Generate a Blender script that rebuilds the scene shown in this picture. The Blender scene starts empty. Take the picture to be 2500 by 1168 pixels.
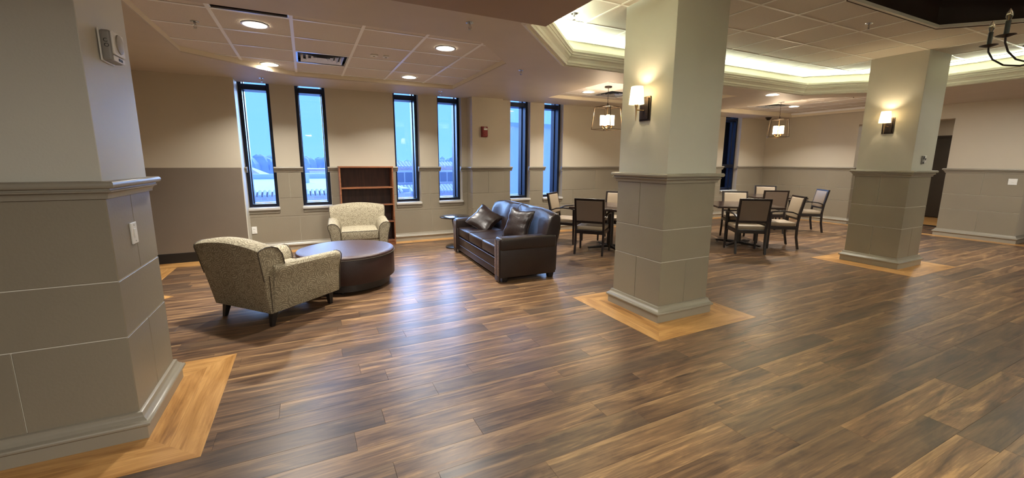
import bpy, bmesh, math, random
from mathutils import Vector, Matrix
random.seed(7)
R = random.Random(11)
pi = math.pi
S = bpy.context.scene
COL = S.collection

# ------------------------------------------------------------------ camera
def setup_camera():
    f, cy, pit, rol, yaw = 1010.498, 564.909, .1674428, .00431121, .45818154
    F = Vector((math.cos(pit)*math.sin(yaw), math.cos(pit)*math.cos(yaw), -math.sin(pit)))
    rt = Vector((math.cos(yaw), -math.sin(yaw), 0)); up = rt.cross(F)
    X = rt*math.cos(rol) + up*math.sin(rol); Y = up*math.cos(rol) - rt*math.sin(rol)
    cd = bpy.data.cameras.new('camera'); co = bpy.data.objects.new('camera', cd); COL.objects.link(co)
    cd.sensor_width = 36; cd.sensor_fit = 'HORIZONTAL'; cd.lens = f/2500*36
    cd.shift_y = (cy-584)/2500; cd.clip_start = .05; cd.clip_end = 500
    M = Matrix((( X.x, Y.x, -F.x, 0), (X.y, Y.y, -F.y, 0), (X.z, Y.z, -F.z, 1.5), (0, 0, 0, 1)))
    co.matrix_world = M
    S.camera = co
setup_camera()

# ------------------------------------------------------------------ world, exposure
S.view_settings.view_transform = 'Standard'
try: S.view_settings.look = 'None'
except Exception: pass
S.view_settings.gamma = 1.0
S.view_settings.exposure = 0.76
S.view_settings.use_curve_mapping = False
W = bpy.data.worlds.new('sky'); S.world = W; W.use_nodes = True
wn = W.node_tree.nodes; wl = W.node_tree.links; wn.clear()
wo = wn.new('ShaderNodeOutputWorld'); wb = wn.new('ShaderNodeBackground'); wr = wn.new('ShaderNodeValToRGB')
wt = wn.new('ShaderNodeTexCoord'); wx = wn.new('ShaderNodeSeparateXYZ')
wl.new(wt.outputs['Generated'], wx.inputs[0]); wl.new(wx.outputs['Z'], wr.inputs[0])
wr.color_ramp.elements[0].position = 0.0; wr.color_ramp.elements[0].color = (.115, .29, 1.0, 1)
wr.color_ramp.elements[1].position = .5; wr.color_ramp.elements[1].color = (.10, .27, 1.0, 1)
wl.new(wr.outputs[0], wb.inputs[0]); wb.inputs[1].default_value = 1.75
wl.new(wb.outputs[0], wo.inputs[0])

# overcast daylight: the bright, hazy part of the sky in front of the windows, as a very soft sun
sun = bpy.data.lights.new('overcast_sun', 'SUN'); sun.energy = 11.0; sun.color = (.40, .62, 1.0); sun.angle = math.radians(75)
so = bpy.data.objects.new('overcast_sun', sun); COL.objects.link(so)
sd_ = Vector((math.sin(.30)*math.cos(.28), math.cos(.30)*math.cos(.28), math.sin(.28)))     # towards the light
so.rotation_euler = sd_.to_track_quat('Z', 'Y').to_euler()

# ------------------------------------------------------------------ added fill lights and cove lights
WARM = (1.0, .80, .58); WARM2 = (1.0, .96, .88); COVE = (.88, 1.0, .80)
def area(name, loc, sx, sy, power, color, rot=(0, 0, 0), shape='RECTANGLE', spread=None):
    l = bpy.data.lights.new(name, 'AREA'); l.energy = power; l.color = color; l.shape = shape
    l.size = sx
    if shape in ('RECTANGLE', 'ELLIPSE'): l.size_y = sy
    if spread: l.spread = spread
    o = bpy.data.objects.new(name, l); o.location = loc; o.rotation_euler = rot; COL.objects.link(o); return o
P_DOWN, P_COVE, P_BACK = 27.0, 17.0, 27.0
# unseen fill lamps added under the ceiling behind and beside the camera
for i, (x, y) in enumerate([(.9, -.7), (.2, -2.6), (3.0, -2.8), (6.5, -2.6), (9.8, -1.6), (10.2, 1.0), (-1.6, -1.6), (9.6, 3.4)]):
    area('added_fill_light', (x, y, 2.49 if (x < 1.7 and y < 2.8) else 2.66), .22, .22, P_BACK*(2.0 if i == 0 else 1), WARM2, shape='DISK')
area('corridor_fill_light', (13.7, 4.4, 2.66), .3, .3, 16, WARM2, shape='DISK')  # unseen lamp added to brighten the corridor floor
# LED strips inside the cove of the octagonal tray
TRAY = [(2.95, 4.57), (7.93, 4.57), (9.05, 3.45), (9.05, .2), (7.93, -.92), (2.95, -.92), (1.80, .2), (1.80, 3.42)]
def cove_lights():
    n = len(TRAY); c = Vector((5.4, 1.8, 0))
    for i in range(n):
        a = Vector((*TRAY[i], 0)); b = Vector((*TRAY[(i+1) % n], 0)); m = (a+b)/2; d = (b-a); L = d.length; d.normalize()
        nrm = Vector((-d.y, d.x, 0))
        if nrm.dot(c-m) < 0: nrm = -nrm
        p = m + nrm*.055
        o = area('cove_strip_light', (p.x, p.y, 2.838), L*.97, .025, P_COVE*L/3, COVE, spread=math.radians(112))
        zz = -(Vector((0, 0, 1))*math.cos(.7) + nrm*math.sin(.7))      # the lamp shines along -Z of its frame: up and inwards
        xx = d; yy = zz.cross(xx)
        o.rotation_euler = Matrix((xx, yy, zz)).transposed().to_euler()
cove_lights()

# ------------------------------------------------------------------ materials
def mat(name, color=(.5, .5, .5), rough=.5, metal=0, emit=None, estr=0, bump=0, bscale=60, spec=.5, coat=0, vary=0, vscale=3):
    m = bpy.data.materials.new(name); m.use_nodes = True
    n = m.node_tree.nodes; l = m.node_tree.links; b = n['Principled BSDF']
    b.inputs['Base Color'].default_value = (*color, 1); b.inputs['Roughness'].default_value = rough
    b.inputs['Metallic'].default_value = metal; b.inputs['Specular IOR Level'].default_value = spec
    b.inputs['Coat Weight'].default_value = coat
    if emit: b.inputs['Emission Color'].default_value = (*emit, 1); b.inputs['Emission Strength'].default_value = estr
    g = n.new('ShaderNodeNewGeometry')
    if vary:
        t = n.new('ShaderNodeTexNoise'); t.inputs['Scale'].default_value = vscale; t.inputs['Detail'].default_value = 5
        l.new(g.outputs['Position'], t.inputs['Vector'])
        r = n.new('ShaderNodeValToRGB'); r.color_ramp.elements[0].position = .3; r.color_ramp.elements[1].position = .7
        r.color_ramp.elements[0].color = (*[c*(1-vary) for c in color], 1); r.color_ramp.elements[1].color = (*[min(1, c*(1+vary)) for c in color], 1)
        l.new(t.outputs[0], r.inputs[0]); l.new(r.outputs[0], b.inputs['Base Color'])
    if bump:
        t = n.new('ShaderNodeTexNoise'); t.inputs['Scale'].default_value = bscale; t.inputs['Detail'].default_value = 6
        l.new(g.outputs['Position'], t.inputs['Vector'])
        bp = n.new('ShaderNodeBump'); bp.inputs['Strength'].default_value = bump; bp.inputs['Distance'].default_value = .01
        l.new(t.outputs[0], bp.inputs['Height']); l.new(bp.outputs[0], b.inputs['Normal'])
    return m

class NT:
    def __init__(s, name):
        s.m = bpy.data.materials.new(name); s.m.use_nodes = True
        s.n = s.m.node_tree.nodes; s.l = s.m.node_tree.links; s.b = s.n['Principled BSDF']
    def new(s, t, **kw):
        x = s.n.new(t)
        for k, v in kw.items():
            if hasattr(x, k): setattr(x, k, v)
        return x
    def math(s, op, a, b=None, c=None):
        x = s.n.new('ShaderNodeMath'); x.operation = op
        for i, v in enumerate((a, b, c)):
            if v is None: continue
            if isinstance(v, (int, float)): x.inputs[i].default_value = v
            else: s.l.new(v, x.inputs[i])
        return x.outputs[0]
    def ramp(s, fac, stops):
        r = s.n.new('ShaderNodeValToRGB'); e = r.color_ramp.elements
        while len(e) < len(stops): e.new(.5)
        for q, (p, c) in zip(e, stops): q.position = p; q.color = (*c, 1)
        s.l.new(fac, r.inputs[0]); return r.outputs[0]
    def mix(s, fac, a, b, mode='MIX'):
        x = s.n.new('ShaderNodeMix'); x.data_type = 'RGBA'; x.blend_type = mode
        for i, v in ((0, fac), (6, a), (7, b)):
            if isinstance(v, (int, float)): x.inputs[i].default_value = v
            elif isinstance(v, tuple): x.inputs[i].default_value = (*v, 1)
            else: s.l.new(v, x.inputs[i])
        return x.outputs[2]

def wood_floor(name, stops, rough, sx, sy, streak, contrast=1.0, axis='x'):
    t = NT(name); g = t.new('ShaderNodeNewGeometry'); sep = t.new('ShaderNodeSeparateXYZ')
    t.l.new(g.outputs['Position'], sep.inputs[0])
    at = t.new('ShaderNodeAttribute'); at.attribute_name = 'rnd'; rnd = at.outputs['Fac']
    if axis == 'attr':
        # grain follows the piece: attribute 'gdir' holds 0 for X, 1 for Y
        a2 = t.new('ShaderNodeAttribute'); a2.attribute_name = 'gdir'; gd = a2.outputs['Fac']
        inv = t.math('SUBTRACT', 1.0, gd)
        along = t.math('ADD', t.math('MULTIPLY', sep.outputs[0], inv), t.math('MULTIPLY', sep.outputs[1], gd))
        across = t.math('ADD', t.math('MULTIPLY', sep.outputs[1], inv), t.math('MULTIPLY', sep.outputs[0], gd))
    else: along, across = sep.outputs[0], sep.outputs[1]
    cb = t.new('ShaderNodeCombineXYZ')
    t.l.new(t.math('MULTIPLY', along, sx), cb.inputs[0]); t.l.new(t.math('MULTIPLY', across, sy), cb.inputs[1])
    t.l.new(t.math('MULTIPLY', rnd, 57.0), cb.inputs[2])
    n1 = t.new('ShaderNodeTexNoise'); n1.inputs['Scale'].default_value = 1.0; n1.inputs['Detail'].default_value = 7; n1.inputs['Roughness'].default_value = .62
    n1.inputs['Distortion'].default_value = 1.2
    t.l.new(cb.outputs[0], n1.inputs['Vector'])
    cb2 = t.new('ShaderNodeCombineXYZ')
    t.l.new(t.math('MULTIPLY', along, sx*.9), cb2.inputs[0]); t.l.new(t.math('MULTIPLY', across, sy*3.6), cb2.inputs[1]); t.l.new(t.math('MULTIPLY', rnd, 91.0), cb2.inputs[2])
    n2 = t.new('ShaderNodeTexNoise'); n2.inputs['Scale'].default_value = 1.0; n2.inputs['Detail'].default_value = 4
    n2.inputs['Distortion'].default_value = .6
    t.l.new(cb2.outputs[0], n2.inputs['Vector'])
    fac = t.math('ADD', t.math('MULTIPLY', n1.outputs[0], 1-streak), t.math('MULTIPLY', n2.outputs[0], streak))
    cb3 = t.new('ShaderNodeCombineXYZ')
    t.l.new(t.math('MULTIPLY', along, sx*2.4), cb3.inputs[0]); t.l.new(t.math('MULTIPLY', across, sy*10), cb3.inputs[1]); t.l.new(t.math('MULTIPLY', rnd, 33.0), cb3.inputs[2])
    n3 = t.new('ShaderNodeTexNoise'); n3.inputs['Scale'].default_value = 1.0; n3.inputs['Detail'].default_value = 3; n3.inputs['Distortion'].default_value = .8
    t.l.new(cb3.outputs[0], n3.inputs['Vector'])
    fac = t.math('ADD', fac, t.math('MULTIPLY', t.math('SUBTRACT', n3.outputs[0], .5), .32))
    fac = t.math('ADD', fac, t.math('MULTIPLY', t.math('SUBTRACT', rnd, .5), .16*contrast))
    c = t.ramp(fac, stops)
    if axis == 'x':
        # pale sapwood band along one edge of some planks (rows start at y = -1.2 and are .165 wide), some planks greyer and darker
        v = t.math('FRACT', t.math('DIVIDE', t.math('ADD', sep.outputs[1], 1.2), .165))
        vw = t.math('ADD', v, t.math('MULTIPLY', t.math('SUBTRACT', n1.outputs[0], .5), .55))
        b1 = t.math('MULTIPLY', t.math('SMOOTH_MIN', 1.0, t.math('MULTIPLY', t.math('MAXIMUM', t.math('SUBTRACT', vw, .80), 0.0), 18.0), .1), t.math('GREATER_THAN', rnd, .42))
        c = t.mix(t.math('MULTIPLY', b1, .55), c, t.ramp(n3.outputs[0], [(.35, (.27, .155, .070)), (.65, (.47, .29, .14))]))
        dk = t.math('LESS_THAN', t.math('FRACT', t.math('MULTIPLY', rnd, 7.31)), .28)
        c = t.mix(t.math('MULTIPLY', dk, .45), c, (.055, .042, .034))
    t.l.new(c, t.b.inputs['Base Color'])
    rr = t.math('ADD', t.math('MULTIPLY', n2.outputs[0], .10), rough-.05); t.l.new(rr, t.b.inputs['Roughness'])
    bp = t.new('ShaderNodeBump'); bp.inputs['Strength'].default_value = .05; bp.inputs['Distance'].default_value = .003
    t.l.new(n2.outputs[0], bp.inputs['Height']); t.l.new(bp.outputs[0], t.b.inputs['Normal'])
    t.b.inputs['Specular IOR Level'].default_value = .48
    return t.m

M = {}
M['wall'] = mat('wall_paint_beige', (.545, .485, .38), .55, bump=.06, bscale=90, vary=.025, vscale=1.5)
M['column'] = mat('column_paint_cream', (.58, .56, .48), .5, bump=.06, bscale=90, vary=.02, vscale=1.5)
M['wain'] = mat('wainscot_paint_taupe', (.265, .226, .165), .42, bump=.10, bscale=70, vary=.04, vscale=2)
M['wainlow'] = mat('wall_paint_taupe', (.185, .148, .112), .5, bump=.06, bscale=90, vary=.03)
M['trim'] = mat('trim_paint_taupe', (.30, .268, .21), .32)
M['joint'] = mat('joint_caulk', (.66, .62, .52), .6)
M['gyp'] = mat('ceiling_paint_tan', (.57, .50, .42), .6, bump=.05, bscale=90, vary=.03)
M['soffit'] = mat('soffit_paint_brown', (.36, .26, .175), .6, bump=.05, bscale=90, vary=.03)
M['lip'] = mat('coffer_lip_paint_cream', (.78, .70, .55), .5)
M['crown'] = mat('crown_paint_cream', (.76, .73, .62), .45)
M['tile'] = mat('ceiling_tile_mineral', (.72, .65, .58), .85, bump=.5, bscale=260, vary=.05, vscale=120)
M['tile_c'] = mat('ceiling_tile_white', (.74, .68, .57), .85, bump=.5, bscale=260, vary=.04, vscale=120)
M['grid'] = mat('ceiling_grid_metal', (.92, .91, .90), .35)
M['grid_c'] = mat('ceiling_grid_cream', (.92, .90, .80), .4)
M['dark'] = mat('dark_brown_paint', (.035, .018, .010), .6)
M['black'] = mat('black_vinyl_base', (.012, .010, .009), .45)
M['frame'] = mat('window_frame_black', (.006, .009, .022), .35, .3)
M['sill'] = mat('sill_stone_grey', (.52, .50, .46), .35)
M['white'] = mat('white_plastic', (.80, .79, .75), .35)
M['grey'] = mat('grey_plastic', (.30, .29, .27), .4)
M['slot'] = mat('dark_slot', (.02, .02, .02), .5)
M['red'] = mat('red_enamel', (.22, .006, .008), .3, coat=.5)
M['chrome'] = mat('chrome', (.6, .6, .6), .18, 1)
M['alum'] = mat('diffuser_aluminium', (.62, .65, .72), .25, .8)
M['brass'] = mat('aged_brass', (.62, .42, .20), .3, 1)
M['bronze'] = mat('dark_bronze', (.03, .02, .016), .35, .6)
M['lantern'] = mat('lantern_frame_bronze', (.10, .07, .045), .35, .8)
M['bulb'] = mat('lit_glass', (1, .9, .7), .3, emit=(1.0, .74, .42), estr=9)
M['lens'] = mat('downlight_lens', (1, .95, .85), .3, emit=(1.0, .86, .66), estr=14)
M['clear'] = mat('clear_bulb_glass', (.9, .85, .75), .05); M['clear'].node_tree.nodes['Principled BSDF'].inputs['Transmission Weight'].default_value = .9
M['cherry'] = mat('dark_frame_wood', (.012, .007, .006), .34, vary=.3, vscale=20)
M['tabletop'] = mat('table_laminate', (.040, .022, .016), .22, coat=.2, vary=.2, vscale=12)
M['vinyl'] = mat('chair_vinyl_sand', (.31, .24, .165), .42, bump=.08, bscale=120)
M['vinylback'] = mat('chair_vinyl_taupe', (.15, .108, .080), .45, bump=.1, bscale=160)
M['leather'] = mat('dark_brown_leather', (.017, .0088, .0074), .36, bump=.12, bscale=60, vary=.15, vscale=6, coat=.06)
M['leather2'] = mat('ottoman_vinyl', (.026, .009, .007), .42, bump=.2, bscale=140, vary=.1)
M['leathertop'] = mat('ottoman_top_vinyl', (.050, .025, .022), .33, bump=.35, bscale=150, vary=.12, vscale=30)
M['nail'] = mat('nailhead_brass', (.48, .34, .22), .35, 1)
M['legblack'] = mat('leg_black', (.010, .008, .007), .35)
M['piping'] = mat('piping_brown', (.06, .045, .03), .6)
M['laminblack'] = mat('side_table_black', (.014, .014, .018), .18, coat=.4)
M['door'] = mat('door_dark_bronze', (.045, .034, .024), .4, vary=.1)
M['thresh'] = mat('threshold_black', (.01, .008, .007), .4)

def fabric():
    t = NT('paisley_fabric'); uv = t.new('ShaderNodeUVMap')
    no = t.new('ShaderNodeTexNoise'); no.inputs['Scale'].default_value = 7; no.inputs['Detail'].default_value = 2
    t.l.new(uv.outputs[0], no.inputs['Vector'])
    dis = t.new('ShaderNodeVectorMath'); dis.operation = 'MULTIPLY_ADD'
    t.l.new(no.outputs['Color'], dis.inputs[0]); dis.inputs[1].default_value = (.06, .06, 0); t.l.new(uv.outputs[0], dis.inputs[2])
    vo = t.new('ShaderNodeTexVoronoi'); vo.voronoi_dimensions = '2D'; vo.inputs['Scale'].default_value = 7.0; vo.inputs['Randomness'].default_value = .85
    t.l.new(dis.outputs[0], vo.inputs['Vector'])
    sub = t.new('ShaderNodeVectorMath'); sub.operation = 'SUBTRACT'
    sc = t.new('ShaderNodeVectorMath'); sc.operation = 'SCALE'; sc.inputs['Scale'].default_value = 1.0
    t.l.new(dis.outputs[0], sub.inputs[0]); t.l.new(vo.outputs['Position'], sub.inputs[1])
    sp = t.new('ShaderNodeSeparateXYZ'); t.l.new(sub.outputs[0], sp.inputs[0])
    ang = t.math('ARCTAN2', sp.outputs[1], sp.outputs[0])
    ln = t.new('ShaderNodeVectorMath'); ln.operation = 'LENGTH'; t.l.new(sub.outputs[0], ln.inputs[0])
    ph = t.math('ADD', t.math('MULTIPLY', ln.outputs['Value'], 330.0), ang)
    w1 = t.math('SINE', ph)
    wv = t.math('SINE', t.math('MULTIPLY', no.outputs[0], 70.0))
    s = t.math('MAXIMUM', w1, t.math('MULTIPLY', wv, .75))
    fac = t.math('MULTIPLY_ADD', s, .5, .5)
    c = t.ramp(fac, [(.45, (.37, .325, .225)), (.74, (.27, .225, .15)), (.93, (.12, .098, .062))])
    f2 = t.new('ShaderNodeTexNoise'); f2.inputs['Scale'].default_value = 300; t.l.new(uv.outputs[0], f2.inputs['Vector'])
    c = t.mix(.22, c, t.ramp(f2.outputs[0], [(.3, (.16, .13, .08)), (.7, (.62, .56, .42))]))
    t.l.new(c, t.b.inputs['Base Color']); t.b.inputs['Roughness'].default_value = .85; t.b.inputs['Specular IOR Level'].default_value = .2
    bp = t.new('ShaderNodeBump'); bp.inputs['Strength'].default_value = .5; bp.inputs['Distance'].default_value = .002
    t.l.new(fac, bp.inputs['Height']); t.l.new(bp.outputs[0], t.b.inputs['Normal'])
    return t.m
M['fabric'] = fabric()

def wood(name, stops, rough, scale=(1.2, 22, 22)):
    t = NT(name); g = t.new('ShaderNodeTexCoord'); mp = t.new('ShaderNodeMapping'); mp.inputs['Scale'].default_value = scale
    t.l.new(g.outputs['Object'], mp.inputs[0]); no = t.new('ShaderNodeTexNoise'); no.inputs['Scale'].default_value = 1.5; no.inputs['Detail'].default_value = 6; no.inputs['Distortion'].default_value = 1
    t.l.new(mp.outputs[0], no.inputs['Vector']); t.l.new(t.ramp(no.outputs[0], stops), t.b.inputs['Base Color']); t.b.inputs['Roughness'].default_value = rough
    return t.m
M['shelfwood'] = wood('bookshelf_cherry_edge', [(.3, (.16, .055, .022)), (.7, (.34, .13, .055))], .4)
M['shelfback'] = wood('bookshelf_dark_laminate', [(.3, (.028, .011, .008)), (.7, (.075, .028, .018))], .5, (14, 14, 1.4))

M['plank'] = wood_floor('floor_plank_walnut', [(.30, (.036, .0215, .016)), (.41, (.088, .049, .030)), (.50, (.158, .088, .047)), (.59, (.228, .131, .067)), (.68, (.42, .245, .110))], .34, 1.5, 8.0, .30, .35)
M['inlay'] = wood_floor('floor_inlay_honey_oak', [(.28, (.20, .085, .022)), (.42, (.42, .205, .060)), (.58, (.60, .325, .110)), (.75, (.70, .41, .16))], .32, 1.3, 6.0, .25, .5, axis='attr')

def glass_mat():
    m = bpy.data.materials.new('window_glass'); m.use_nodes = True; n = m.node_tree.nodes; l = m.node_tree.links; n.clear()
    o = n.new('ShaderNodeOutputMaterial'); mx = n.new('ShaderNodeMixShader'); tr = n.new('ShaderNodeBsdfTransparent'); gl = n.new('ShaderNodeBsdfGlossy')
    fr = n.new('ShaderNodeFresnel'); fr.inputs[0].default_value = 1.45; gl.inputs['Roughness'].default_value = .02
    tr.inputs[0].default_value = (.93, .97, 1, 1)
    l.new(fr.outputs[0], mx.inputs[0]); l.new(tr.outputs[0], mx.inputs[1]); l.new(gl.outputs[0], mx.inputs[2]); l.new(mx.outputs[0], o.inputs[0]); return m
M['glass'] = glass_mat()
def shade_mat():
    m = bpy.data.materials.new('sconce_shade_linen'); m.use_nodes = True; n = m.node_tree.nodes; l = m.node_tree.links; n.clear()
    o = n.new('ShaderNodeOutputMaterial'); a = n.new('ShaderNodeAddShader'); tr = n.new('ShaderNodeBsdfTranslucent'); e = n.new('ShaderNodeEmission')
    tr.inputs[0].default_value = (.7, .6, .4, 1); e.inputs[0].default_value = (1, .88, .58, 1); e.inputs[1].default_value = .95
    l.new(tr.outputs[0], a.inputs[0]); l.new(e.outputs[0], a.inputs[1]); l.new(a.outputs[0], o.inputs[0]); return m
M['shade'] = shade_mat()
def brick_mat(name, a, b, mo, sc):
    t = NT(name); g = t.new('ShaderNodeTexCoord'); mp = t.new('ShaderNodeMapping'); mp.inputs['Rotation'].default_value = (pi/2, 0, 0)
    t.l.new(g.outputs['Object'], mp.inputs[0]); br = t.new('ShaderNodeTexBrick'); br.inputs['Scale'].default_value = sc
    br.inputs['Color1'].default_value = (*a, 1); br.inputs['Color2'].default_value = (*b, 1); br.inputs['Mortar'].default_value = (*mo, 1)
    t.l.new(mp.outputs[0], br.inputs[0]); t.l.new(br.outputs[0], t.b.inputs['Base Color']); t.b.inputs['Roughness'].default_value = .9; return t.m
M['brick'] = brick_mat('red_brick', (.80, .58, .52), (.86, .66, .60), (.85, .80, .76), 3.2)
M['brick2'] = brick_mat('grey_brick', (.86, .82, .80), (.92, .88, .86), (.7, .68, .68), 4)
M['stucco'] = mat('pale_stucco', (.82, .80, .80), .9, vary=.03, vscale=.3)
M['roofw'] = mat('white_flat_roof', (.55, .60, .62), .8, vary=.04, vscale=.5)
M['clay'] = mat('clay_roof_tile', (.74, .66, .64), .8, vary=.10, vscale=2)
M['clay2'] = mat('brown_shingle_roof', (.52, .40, .38), .9, vary=.1, vscale=2)
M['trees'] = mat('hazy_tree_foliage', (.50, .53, .55), .95, vary=.15, vscale=.35)  # distance haze is painted in as a pale foliage colour
M['extglass'] = mat('building_window_glass', (.22, .26, .30), .15)
M['ground'] = mat('street_ground', (.5, .5, .5), .9, vary=.1, vscale=.1)

# ------------------------------------------------------------------ mesh helper
class B:
    def __init__(s): s.v = []; s.f = []; s.at = []
    def add(s, v, f, a=None):
        o = len(s.v); s.v += [tuple(p) for p in v]; s.f += [tuple(i+o for i in q) for q in f]
        s.at += [a]*len(v); return s
    def box(s, x0, x1, y0, y1, z0, z1, a=None):
        return s.add([(x0, y0, z0), (x1, y0, z0), (x1, y1, z0), (x0, y1, z0), (x0, y0, z1), (x1, y0, z1), (x1, y1, z1), (x0, y1, z1)],
                     [(0, 3, 2, 1), (4, 5, 6, 7), (0, 1, 5, 4), (1, 2, 6, 5), (2, 3, 7, 6), (3, 0, 4, 7)], a)
    def prism(s, pts, ax, a, b, att=None):
        P = {'x': lambda u, w, t: (t, u, w), 'y': lambda u, w, t: (u, t, w), 'z': lambda u, w, t: (u, w, t)}[ax]
        n = len(pts); v = [P(u, w, a) for u, w in pts] + [P(u, w, b) for u, w in pts]
        return s.add(v, [tuple(range(n))[::-1], tuple(range(n, 2*n))] + [(i, (i+1) % n, n+(i+1) % n, n+i) for i in range(n)], att)
    def tube(s, path, rad, n=8, cap=True):
        path = [Vector(p) for p in path]; m = len(path)
        if isinstance(rad, (int, float)): rad = [rad]*m
        v = []; prev = None
        for i, p in enumerate(path):
            t = (path[min(i+1, m-1)] - path[max(i-1, 0)]).normalized()
            if prev is None: u = t.orthogonal().normalized()
            else: u = (prev - t*prev.dot(t)).normalized()
            prev = u; w = t.cross(u)
            for k in range(n):
                a = 2*pi*k/n; v.append(p + (u*math.cos(a) + w*math.sin(a))*rad[i])
        f = [(i*n+k, i*n+(k+1) % n, (i+1)*n+(k+1) % n, (i+1)*n+k) for i in range(m-1) for k in range(n)]
        if cap: f += [tuple(range(n))[::-1], tuple(range((m-1)*n, m*n))]
        return s.add(v, f)
    def lathe(s, prof, c=(0, 0, 0), n=24, cap=True, sx=1, sy=1):
        v = []
        for r, z in prof:
            for k in range(n): v.append((c[0]+r*sx*math.cos(2*pi*k/n), c[1]+r*sy*math.sin(2*pi*k/n), c[2]+z))
        m = len(prof)
        f = [(i*n+k, i*n+(k+1) % n, (i+1)*n+(k+1) % n, (i+1)*n+k) for i in range(m-1) for k in range(n)]
        if cap: f += [tuple(range(n))[::-1], tuple(range((m-1)*n, m*n))]
        return s.add(v, f)
    def sweep(s, path, prof, closed=False):
        # path: 2D points; offset positive = right of travel direction; prof: closed list of (offset, z)
        n = len(path); P = [Vector(p) for p in path]; v = []
        for i in range(n):
            d0 = (P[i]-P[i-1]).normalized() if (i > 0 or closed) else None
            d1 = (P[(i+1) % n]-P[i]).normalized() if (i < n-1 or closed) else None
            if d0 is None: d0 = d1
            if d1 is None: d1 = d0
            n0 = Vector((d0.y, -d0.x)); n1 = Vector((d1.y, -d1.x)); mm = (n0+n1); mm = mm/max(.2, mm.dot(n1))
            for o, z in prof: v.append((P[i].x+mm.x*o, P[i].y+mm.y*o, z))
        m = len(prof); f = []
        for i in range(n if closed else n-1):
            j = (i+1) % n
            for k in range(m): f.append((i*m+k, j*m+k, j*m+(k+1) % m, i*m+(k+1) % m))
        if not closed: f += [tuple(range(m))[::-1], tuple(range((n-1)*m, n*m))]
        return s.add(v, f)
    def build(s, name, m, parent=None, bevel=0, seg=2, smooth=False, uv=False, attr=None, gdir=None, kind=None, label=None, cat=None, group=None, subd=0, loc=None, rot=None, fn=None, ang=30):
        bm = bmesh.new()
        lay = bm.verts.layers.float.new('rnd') if attr else None
        lay2 = bm.verts.layers.float.new('gdir') if gdir is not None else None
        vs = [bm.verts.new(p) for p in s.v]
        if attr:
            for q, a in zip(vs, s.at): q[lay] = a if a is not None else .5
        if lay2 is not None:
            for q in vs: q[lay2] = gdir
        for q in s.f:
            try: bm.faces.new([vs[i] for i in q])
            except ValueError: pass
        bmesh.ops.recalc_face_normals(bm, faces=bm.faces)
        if bevel:
            es = [e for e in bm.edges if len(e.link_faces) == 2 and e.calc_face_angle(0) > math.radians(ang)]
            if es: bmesh.ops.bevel(bm, geom=es, offset=bevel, segments=seg, affect='EDGES', profile=.5, clamp_overlap=True)
        if fn:
            for q in bm.verts: q.co = Vector(fn(q.co))
        if uv:
            ul = bm.loops.layers.uv.new('UVMap')
            for fc in bm.faces:
                nn = fc.normal; a = max(range(3), key=lambda i: abs(nn[i]))
                for lp in fc.loops:
                    c = lp.vert.co; lp[ul].uv = ((c.y, c.z), (c.x, c.z), (c.x, c.y))[a]
        me = bpy.data.meshes.new(name); bm.to_mesh(me); bm.free()
        me.materials.append(M[m] if isinstance(m, str) else m)
        if smooth:
            for p in me.polygons: p.use_smooth = True
            try: me.set_sharp_from_angle(angle=math.radians(40))
            except Exception: pass
        o = bpy.data.objects.new(name, me); COL.objects.link(o)
        if subd:
            md = o.modifiers.new('subd', 'SUBSURF'); md.levels = subd; md.render_levels = subd
        if parent: o.parent = parent
        if loc: o.location = loc
        if rot: o.rotation_euler = rot
        tag(o, label, cat, group, kind); return o
def tag(o, label=None, cat=None, group=None, kind=None):
    if label: o['label'] = label
    if cat: o['category'] = cat
    if group: o['group'] = group
    if kind: o['kind'] = kind
def thing(name, label, cat, loc=(0, 0, 0), rz=0, group=None, kind=None):
    o = bpy.data.objects.new(name, None); o.empty_display_size = .1; COL.objects.link(o)
    o.location = loc; o.rotation_euler = (0, 0, rz); tag(o, label, cat, group, kind); return o
def copy_tree(o, parent=None):
    c = o.copy(); COL.objects.link(c)
    if parent: c.parent = parent
    for ch in list(o.children): copy_tree(ch, c)
    return c

# ================================================================== SETTING
YL, YR, YA, XR = 7.83, 7.70, 7.50, 11.90      # wall faces
ZC, ZT, Z1, Z3 = 2.69, 2.98, 2.755, 2.80      # ceiling heights
ZR = 1.395                                     # chair rail top

# ---- floor: slab, planks, inlays
floor = B().box(-5.2, 17.2, -4.2, 8.0, -.10, -.006).build('floor', 'thresh', kind='structure')
def planks():
    w = .165; rows = []; y = -1.2; pl = []
    while y < YL:
        x = -2.05 - R.uniform(0, 1.2)
        while x < 16.6:
            L = 1.22
            x0 = max(x, -2.05 if y > 4.1 else -3.2); x1 = min(x+L, 16.6); y1 = min(y+w, YL)
            if x1 > x0+.05: pl.append((x0, x1, y, y1, R.random()))
            x += L
        y += w
    def dist(p): return math.hypot((p[0]+p[1])/2, (p[2]+p[3])/2)
    def vis(p):
        cx, cy_ = (p[0]+p[1])/2, (p[2]+p[3])/2
        for qx in (p[0], cx, p[1]):
            d = qx*math.sin(.458)+cy_*math.cos(.458); s = qx*math.cos(.458)-cy_*math.sin(.458)
            if d > .75 and abs(s) < d*1.30+.25: return True
        return False
    seen = sorted([p for p in pl if vis(p)], key=dist); near = seen[:298]; ns = set(id(p) for p in near)
    for p in near:
        B().box(p[0]+.0005, p[1]-.0005, p[2]+.0005, p[3]-.0005, -.005, 0, p[4]).build('floor_plank', 'plank', floor, attr=True, bevel=.0006, seg=1)
    rest = B()
    for p in pl:
        if id(p) not in ns: rest.box(p[0]+.0005, p[1]-.0005, p[2]+.0005, p[3]-.0005, -.005, 0, p[4])
    rest.build('distant_floor_planks', 'plank', floor, attr=True, kind='stuff')
planks()
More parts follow.
